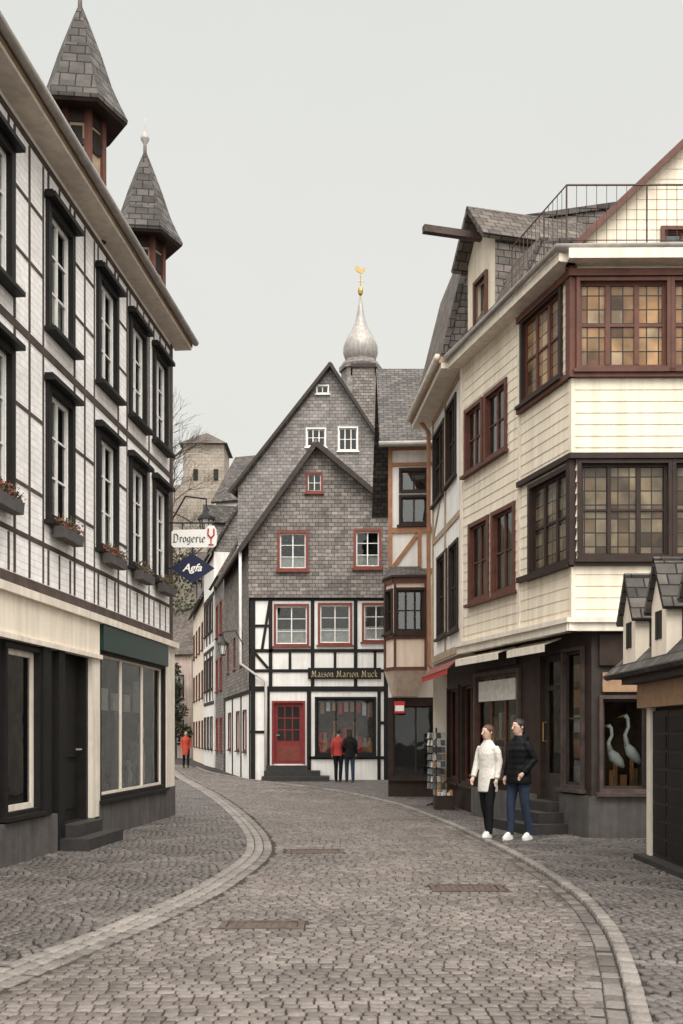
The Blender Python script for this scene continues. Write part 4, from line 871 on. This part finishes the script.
# balcony railing
m=MB(); a=FC.pt(FC.u(519),0,.12);b=FC.pt(LC,0,.12)+V((-.0,-.12,0));c=FF.pt(FF.L,0,.12)
for z in (8.5,9.28):
    m.tube([V((a.x,a.y,z)),V((b.x,b.y,z)),V((c.x,c.y,z))],.008 if z<9.2 else .014,5,'rust')
for p,q in ((a,b),(b,c)):
    n=int((q-p).length/.14)
    for i in range(n+1):
        w=p.lerp(q,i/n); m.tube([V((w.x,w.y,8.34)),V((w.x,w.y,9.28))],.013 if i%8==0 else .0045,4,'rust')
m.build('balcony_railing',None,HC)
FGG=Fac((3.1,16.3),(9.6,16.3)); hg=[]
gwd=(FGG.u(664),FGG.u(664)+.9,9.05,9.72); window(FGG,HC,gwd,3,1,'brown','brown',.06,.05,.05,'glassm',.05,0,None,holes=hg)
vz=lambda u:9.52+ (u-.79)*.95
m=MB(); ru_=4.2; wall(m,FGG,[(0,8.3),(6.5,8.3),(6.5,vz(ru_)-(6.5-ru_)*.95),(ru_,vz(ru_)),(0,vz(0))],hg,'siding',LAP); m.build('attic_gable',None,HC); interior(FGG,HC,1.5,5,8.5,10.0,-.4)
m=MB(); p0=FGG.pt(-.2,vz(-.2)+.07,.15);p1=FGG.pt(ru_,vz(ru_)+.07,.15);p2=FGG.pt(6.9,vz(ru_)-(6.9-ru_)*.95+.07,.15); bk=V((0,4.2,0)); m.slab([p0,p1,p1+bk,p0+bk],.07,'roofb'); m.slab([p2,p1,p1+bk,p2+bk],.07,'roofb'); 
m.build('roof',None,HC)
m=MB(); m.beam(FGG,-.25,vz(-.25)-.01,ru_,vz(ru_)-.01,.10,.15,.19,'brown'); m.beam(FGG,ru_,vz(ru_)-.01,6.9,vz(ru_)-(6.9-ru_)*.95-.01,.10,.152,.192,'brown'); m.build('bargeboards',None,HC)
# hoist dormer
uA,uB=FC.u(469)-.1,FC.u(494); um=(uA+uB)/2
dq=(um-.2,um+.25,8.65,9.45)
m=MB(); wall(m,FC,[(uA,8.3),(uB,8.3),(uB,10.0),(um,10.62),(uA,10.0)],[dq],'siding',d=-.02); dm=m.build('dormer',None,HC)
for u in (uA,uB): one('dormer_cheek',dm,lambda m:m.poly([FC.pt(u,8.3,-.02),FC.pt(u,10.0,-.02),FC.pt(u,10.0,-2.4),FC.pt(u,8.3,-2.4)],'slate'))
m=MB(); m.slab([FC.pt(uB+.15,9.9,.25),FC.pt(um,10.72,.25),FC.pt(um,10.72,-2.0),FC.pt(uB+.15,9.9,-2.0)],.08,'roofb'); m.slab([FC.pt(uA-.15,9.9,.25),FC.pt(um,10.72,.25),FC.pt(um,10.72,-2.0),FC.pt(uA-.15,9.9,-2.0)],.08,'roofb'); m.build('dormer_roof',None,dm)
m=MB(); m.poly([FC.pt(dq[0],dq[2],-.1),FC.pt(dq[1],dq[2],-.1),FC.pt(dq[1],dq[3],-.1),FC.pt(dq[0],dq[3],-.1)],'lead2')
for (a,b,c_,d_) in ((dq[0]-.06,dq[0],dq[2]-.06,dq[3]+.06),(dq[1],dq[1]+.06,dq[2]-.06,dq[3]+.06),(dq[0],dq[1],dq[3],dq[3]+.06),(dq[0],dq[1],dq[2]-.06,dq[2])): m.fb(FC,a,b,c_,d_,-.05,.03,'brown')
m.build('dormer_window',None,dm)
m=MB(); m.fb(FC,um-.06,um+.06,10.15,10.27,-.3,1.05,'timberL'); m.build('hoist_beam',None,dm)
us_=FC.u(519)
m=MB(); m.slab([FC.pt(0,8.34,.2),FC.pt(us_,8.34,.2),FC.pt(us_,9.5,-.35),FC.pt(0,9.5,-.35)],.1,'roofb'); m.slab([FC.pt(0,9.5,-.35),FC.pt(us_,9.5,-.35),FC.pt(us_,9.7,-2.2),FC.pt(0,9.7,-2.2)],.1,'roof'); m.poly([FC.pt(us_,8.3,.15),FC.pt(us_,9.45,-.36),FC.pt(us_,9.65,-2.2),FC.pt(us_,8.3,-2.2)],'slate'); m.build('roof',None,HC)
# ================================================================ KIOSK right
K=thing('slate_roofed_kiosk','small kiosk with slate roof, white fronted dormers and black shutters at the right edge','kiosk',(4.7,10.2,0))
FK=Fac((3.66,11.9),(3.66,7.5)); one('wall',K,lambda m:m.fb(FK,.1,4.4,0,2.25,-1.9,-.04,'frameb'))
one('corner_post',K,lambda m:m.fb(FK,0,.13,0,2.2,-.25,.03,'trimw')); one('corner_post',K,lambda m:m.fb(FK,1.9,2.0,0,2.2,-.05,.03,'trimw'))
for a in (.14,.73,1.32):
    m=MB(); m.fb(FK,a,a+.56,.06,1.78,-.03,.0,'dbrown')
    for q in range(8): m.fb(FK,a+.05,a+.51,.14+q*.2,.3+q*.2,0,.014,'black')
    m.build('shutter',None,K)
m=MB(); m.fb(FK,-.08,4.4,1.82,2.10,-.02,.12,'wood'); m.fb(FK,-.1,4.42,2.10,2.2,-.02,.3,'timber'); m.build('fascia',None,K); one('base',K,lambda m:m.box(3.5,5.5,7.5,12.0,0,.08,'stoned'))
m=MB(); m.slab([V((3.25,12.45,2.22)),V((3.25,7.3,2.22)),V((4.6,7.3,3.55)),V((4.6,11.6,3.55))],.07,'roof'); m.slab([V((5.95,12.45,2.22)),V((5.95,7.3,2.22)),V((4.6,7.3,3.55)),V((4.6,11.6,3.55))],.07,'roof'); m.slab([V((3.25,12.45,2.22)),V((5.95,12.45,2.22)),V((4.6,11.6,3.55))],.07,'roof'); m.build('roof',None,K)
for y0 in (11.75,10.65,9.55):
    FD=Fac((3.38,y0+.25),(3.38,y0-.25)); dmr=one('dormer',K,lambda m:m.fp(FD,[(0,2.32),(.5,2.32),(.5,2.95),(.25,3.3),(0,2.95)],-.7,0,'cream'))
    m=MB(); m.slab([FD.pt(-.1,2.83,.06),FD.pt(.25,3.40,.06),FD.pt(.25,3.40,-1.1),FD.pt(-.1,2.83,-1.1)],.05,'roof'); m.slab([FD.pt(.6,2.83,.06),FD.pt(.25,3.40,.06),FD.pt(.25,3.40,-1.1),FD.pt(.6,2.83,-1.1)],.05,'roof'); m.build('dormer_roof',None,dmr)
    for a,b in ((.15,.235),(.265,.35)): one('pane',dmr,lambda m:m.fb(FD,a,b,2.52,2.82,0,.01,'interior'))
    for u in (-.004,.504): one('dormer_cheek',dmr,lambda m:m.fb(FD,u-.002,u+.002,2.32,2.93,-.7,-.16,'roof'))
# ================================================================ STREET FURNITURE
def rack(x,y,h,lb):
    t=thing('postcard_rack',lb,'postcard rack',(x,y,0))
    m=MB(); m.tube([(x,y,.03),(x,y,h)],.018,8,'iron'); m.build('pole',None,t)
    m=MB(); 
    for k in range(4):
        a=k*math.pi/2+.4; m.tube([(x,y,.1),(x+.22*math.cos(a),y+.22*math.sin(a),.035)],.015,6,'iron')
    m.build('base',None,t)
    m=MB()
    for k in range(4):
        a=k*math.pi/2+.3; n=V((math.cos(a),math.sin(a),0)); tt=V((-n.y,n.x,0)); c=V((x,y,0))+n*.14
        z=.38
        while z<h-.12:
            for s in (-1,0,1):
                q=c+tt*s*.1+V((0,0,z)); w=tt*.042; up=V((0,0,.12))+n*-.02
                m.pris([q-w,q+w,q+w+up,q-w+up],[p+n*.01 for p in (q-w,q+w,q+w+up,q-w+up)],random.choice(['cardA','cardB','cardC','stone','cardA','stone','wood']))
            z+=.15
    m.build('postcards',None,t)
rack(1.98,20.9,1.65,'tall revolving postcard rack in front of the pale plastered house')
t=thing('wooden_crate','low dark crate of goods beside the tall postcard rack','crate',(2.0,19.9,0)); m=MB(); m.box(1.84,2.24,19.75,20.1,.02,.3,'dbrown'); m.build('box',None,t); m=MB()
for i in range(12): 
    c=V((random.uniform(1.90,2.18),random.uniform(19.8,20.05),.3)); m.box(c.x-.03,c.x+.03,c.y-.03,c.y+.03,.25,.3+random.uniform(.03,.12),random.choice(['cardA','cardB','cardD']))
m.build('goods',None,t)
t=thing('hanging_sign','small red and white hanging sign below the oriel','sign',(1.25,23.2,2.1)); m=MB(); m.box(1.22,1.46,23.1,23.13,2.0,2.28,'red'); m.box(1.24,1.44,23.09,23.14,2.05,2.18,'signw'); m.build('board',None,t); m=MB(); m.tube([(1.35,23.11,2.28),(1.35,23.11,2.36),(1.35,23.95,2.36)],.014,5,'iron'); m.build('bracket',None,t)
# ================================================================ PEOPLE
def fuse(mb,name,mat,parent,vox,it=4):
    o=mb.build(name,None,parent,True,False)
    md=o.modifiers.new('r','REMESH'); md.mode='VOXEL'; md.voxel_size=vox; sm=o.modifiers.new('s','SMOOTH'); sm.iterations=it; sm.factor=.5
    me=bpy.data.meshes.new_from_object(o.evaluated_get(bpy.context.evaluated_depsgraph_get())); o.modifiers.clear(); o.data=me
    me.materials.clear(); me.materials.append(M[mat]); me.polygons.foreach_set('use_smooth',[True]*len(me.polygons)); return o
def person(x,y,ang,H,lb,coat,pants,shoe,hair,hem=.78,arms=('down','down'),stride=.12,vox=.009,long_hair=True,headturn=0,slim=1.0,z0=.016,hood=False,puff=1.0,flip=1):
    t=thing('person',lb,'person',(x,y,z0)); s=H/1.70; ca,sa=math.cos(ang),math.sin(ang)
    def w(p): return V((x+(p[0]*ca-p[1]*sa)*s,y+(p[0]*sa+p[1]*ca)*s,z0+p[2]*s))
    fy=V((-sa,ca,0))
    def tb(mb,pts,rs,seg=12,mt='white'): mb.tube([w(p) for p in pts],[tuple(a*s for a in r) if hasattr(r,'__len__') else r*s for r in rs],seg,mt,None)
    def tv(mb,pts,rs,seg=16): mb.tube([w(p) for p in pts],[tuple(a*s for a in r) if hasattr(r,'__len__') else (r*s,r*s) for r in rs],seg,'white',fy)
    k=slim; ft={1:-stride*flip,-1:stride*flip}
    leg=lambda sd:[(sd*.085,0,.92),(sd*.085,ft[sd]*.5-.02,.50),(sd*.08,ft[sd]+.02,.09)]
    P={'down':[( .195,.03,1.15),(.205,-.04,.91)],'back':[(.195,.08,1.16),(.205,.07,.92)],'fwd':[(.19,-.02,1.15),(.19,-.11,.93)],'pocket':[(.225,.07,1.14),(.17,-.08,.96)]}
    B=MB()
    tv(B,[(0,0,.88),(0,0,1.0),(0,0,1.15),(0,0,1.30),(0,0,1.40),(0,.0,1.45),(0,-.005,1.53)],[(.125*k,.085),(.12*k,.08),(.115*k,.08),(.14*k,.09),(.12*k,.068),(.052,.052),(.048,.052)])
    hc=(0,-.012,1.59)
    ht=headturn; cx,sx=math.cos(ht),math.sin(ht)
    def hp(a,b,c): return (hc[0]+a*cx-b*sx,hc[1]+a*sx+b*cx,hc[2]+c)
    hf=V((-math.sin(ang+ht),math.cos(ang+ht),0))
    B.tube([w(hp(0,-.035,-.112)),w(hp(0,-.028,-.09)),w(hp(0,-.008,-.05)),w(hp(0,0,0)),w(hp(0,.006,.05)),w(hp(0,.008,.085)),w(hp(0,.008,.108))],[tuple(q*s for q in r) for r in ((.022,.022),(.042,.05),(.060,.076),(.069,.090),(.068,.090),(.05,.068),(.015,.02))],16,'white',hf)
    tb(B,[hp(0,-.09,.015),hp(0,-.112,-.022),hp(0,-.095,-.03)],[.010,.015,.010],8)
    for sd in (-1,1):
        tb(B,[hp(sd*.068,.01,-.02),hp(sd*.078,.015,0),hp(sd*.073,.012,.02)],[.01,.014,.01],6)
        L=leg(sd); tb(B,L,[.058,.034,.026]); tb(B,[(L[2][0],L[2][1]+.02,.06),(L[2][0],L[2][1]-.08,.04)],[.026,.02])
        el,wr=P[arms[0 if sd<0 else 1]]; el=(sd*el[0],el[1],el[2]); wr=(sd*wr[0],wr[1],wr[2]); tb(B,[(sd*.15,0,1.375),el,wr],[.038,.032,.022])
        d=(V(wr)-V(el)).normalized(); e=V(wr); side=V((0,1,0)); side=(side-d*side.dot(d)).normalized(); nrm=d.cross(side)
        palm=e+d*.08; tb(B,[tuple(e),tuple(e+d*.04),tuple(palm)],[.021,.028,.026])
        for q,(o1,ln) in enumerate(((-.025,.055),(-.009,.068),(.008,.065),(.023,.05))):
            b0=palm+side*o1; tb(B,[tuple(b0-d*.02),tuple(b0+d*ln*.5+nrm*.004),tuple(b0+d*ln+nrm*.02)],[.0095,.009,.007],6)
        tb(B,[tuple(e+d*.03-side*.018),tuple(e+d*.06-side*.04),tuple(e+d*.09-side*.045)],[.012,.011,.008],6)
    fuse(B,'body','skin',t,vox*s,3)
    C=MB(); hw=.155*k if hem>.8 else .165*k; pf=puff
    tv(C,[(0,.0,hem),(0,0,.92),(0,0,1.06),(0,0,1.28),(0,0,1.39),(0,.005,1.455),(0,.005,1.48)],[(hw*pf+.012,.135*pf),(hw*pf,.125*pf),(.142*k*pf,.112*pf),(.175*k*pf,.12*pf),(.145*k*pf,.09),(.074,.074),(.068,.07)])
    if hood: tv(C,[(0,.07,1.38),(0,.09,1.43),(0,.075,1.49),(0,.05,1.51)],[(.06,.04),(.11,.06),(.105,.055),(.08,.04)])
    for sd in (-1,1):
        el,wr=P[arms[0 if sd<0 else 1]]; el=(sd*(el[0]+.006),el[1],el[2]); wr=(sd*(wr[0]+.0),wr[1],wr[2]); tb(C,[(sd*.135,0,1.375),(sd*.175,.01,1.30),el,tuple(V(el).lerp(V(wr),1.02))],[.058*pf,.060*pf,.052*pf,.042*pf])
    fuse(C,'coat',coat,t,.012*s,4)
    T_=MB(); tv(T_,[(0,0,.82),(0,0,.90),(0,0,.99)],[(.150*k,.11),(.145*k,.11),(.135*k,.10)])
    for sd in (-1,1):
        L=leg(sd); K1=V(L[0]).lerp(V(L[1]),.5); K2=V(L[1]).lerp(V(L[2]),.5)
        tb(T_,[(sd*.082,0,.90),tuple(K1),L[1],tuple(K2+V((0,.012,0))),(L[2][0],L[2][1],.075)],[.092,.080,.064,.058,.050])
    fuse(T_,'trousers',pants,t,.011*s,2)
    for sd in (-1,1):
        L=leg(sd); Z=MB(); a,b=L[2][0],L[2][1]; tv(Z,[(a,b-.03,0.0),(a,b-.035,.03),(a,b-.02,.065),(a,b,.10)],[(.040,.115),(.040,.115),(.037,.08),(.040,.048)]); fuse(Z,'shoe',shoe,t,.009*s,2)
    Hh=MB(); H2_=lambda *p:w(hp(*p))
    Hh.tube([H2_(0,.03,-.03),H2_(0,.026,.02),H2_(0,.018,.06),H2_(0,.014,.10),H2_(0,.012,.125)],[tuple(q*s for q in r) for r in ((.072,.080),(.081,.090),(.080,.098),(.060,.078),(.02,.03))],16,'white',hf)
    if long_hair: Hh.tube([H2_(0,.05,.04),H2_(0,.07,-.05),H2_(0,.075,-.15),H2_(0,.07,-.24)],[tuple(q*s for q in r) for r in ((.07,.05),(.082,.050),(.075,.045),(.04,.02))],12,'white',hf)
    fuse(Hh,'hair',hair,t,.010*s,3)
    m=MB()
    for sd in (-1,1):
        c=hp(sd*.028,-.082,.012); tb(m,[(c[0],c[1],c[2]-.004),(c[0],c[1],c[2]+.004)],[.009,.009],8)
    m.build('eyes','eye',t,True,False); 
    m=MB(); tb(m,[hp(-.022,-.084,-.055),hp(0,-.092,-.054),hp(.022,-.084,-.055)],[.004,.008,.004],6); m.build('mouth','lip',t,True,False)
    return t
person(2.10,14.35,-.85,1.62,'person in off white coat and black trousers with long brown hair','coatw','pantk','shoew','hairb',.70,('fwd','down'),.09,.008,True,-.1,.96)
person(2.50,14.10,-.95,1.70,'person in black hooded padded jacket and blue jeans with white sneakers','jackb','jeans','shoew','haird',.80,('down','pocket'),.11,.008,False,-.1,1.0,hood=True,puff=1.18,flip=-1)
person(-.10,31.3,math.pi-.2,1.66,'person in red jacket looking into the shop window','coatr','pantk','shoek','haird',.85,('pocket','down'),.06,.016,False,.2)
person(.26,31.2,math.pi+.15,1.68,'person in black coat beside the one in red at the shop window','coatk','jeans','shoek','haird',.78,('down','pocket'),.12,.016,True,-.2)
person(-7.0,45,.3,1.66,'person in orange red coat walking far down the lane','coatrd','pantk','shoek','hairb',.6,('down','down'),.14,.02,True,0)
# ================================================================ WORLD, SUN, CAMERA
w=bpy.data.worlds.new('World'); S.world=w; w.use_nodes=True; nt=w.node_tree; nt.nodes.clear()
sd_=V((.22,-.62,.75)).normalized(); el=math.asin(sd_.z)
sky=nd(nt,'ShaderNodeTexSky',sky_type='NISHITA',sun_disc=False,sun_elevation=el,sun_rotation=math.atan2(sd_.x,sd_.y))
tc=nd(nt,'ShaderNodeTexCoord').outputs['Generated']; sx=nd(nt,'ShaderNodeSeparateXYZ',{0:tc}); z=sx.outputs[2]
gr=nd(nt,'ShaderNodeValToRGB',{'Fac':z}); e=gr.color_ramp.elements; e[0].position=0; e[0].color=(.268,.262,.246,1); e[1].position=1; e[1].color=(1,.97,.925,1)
q=e.new(.25); q.color=(.262,.260,.246,1); q=e.new(.60); q.color=(.246,.250,.239,1); q=e.new(.74); q.color=(.90,.88,.85,1)  # zenith brightened above the camera's view to lift the walls
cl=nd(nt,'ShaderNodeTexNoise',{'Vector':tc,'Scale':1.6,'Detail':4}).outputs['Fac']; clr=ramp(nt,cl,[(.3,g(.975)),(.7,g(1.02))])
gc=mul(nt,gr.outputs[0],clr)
back=nd(nt,'ShaderNodeMapRange',{'Value':sx.outputs[1],'From Min':-.15,'From Max':-.7,'To Min':31.0,'To Max':75.0}).outputs[0]  # extra sky brightness added behind the camera, unseen, as fill on the facades
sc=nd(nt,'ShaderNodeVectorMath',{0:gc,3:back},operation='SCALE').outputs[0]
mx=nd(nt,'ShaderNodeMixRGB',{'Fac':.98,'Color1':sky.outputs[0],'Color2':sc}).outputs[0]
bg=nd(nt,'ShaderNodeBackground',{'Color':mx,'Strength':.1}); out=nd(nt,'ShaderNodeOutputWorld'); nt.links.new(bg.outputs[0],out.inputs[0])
sl=bpy.data.lights.new('Sun','SUN'); sl.energy=1.5; sl.angle=math.radians(35); sl.color=(1,.94,.86); so=bpy.data.objects.new('Sun',sl); COL.objects.link(so)
so.rotation_euler=(-sd_).to_track_quat('-Z','Y').to_euler()
cam=bpy.data.cameras.new('Camera'); co=bpy.data.objects.new('Camera',cam); COL.objects.link(co); co.location=(0,0,EH); co.rotation_euler=(math.pi/2,0,0)
cam.sensor_fit='VERTICAL'; cam.sensor_height=36; cam.lens=36*FP/1024; cam.shift_y=(HZ-512)/1024; cam.clip_end=1500; cam.clip_start=.05
S.camera=co
S.view_settings.view_transform='Standard'; S.view_settings.look='None'; S.view_settings.exposure=0
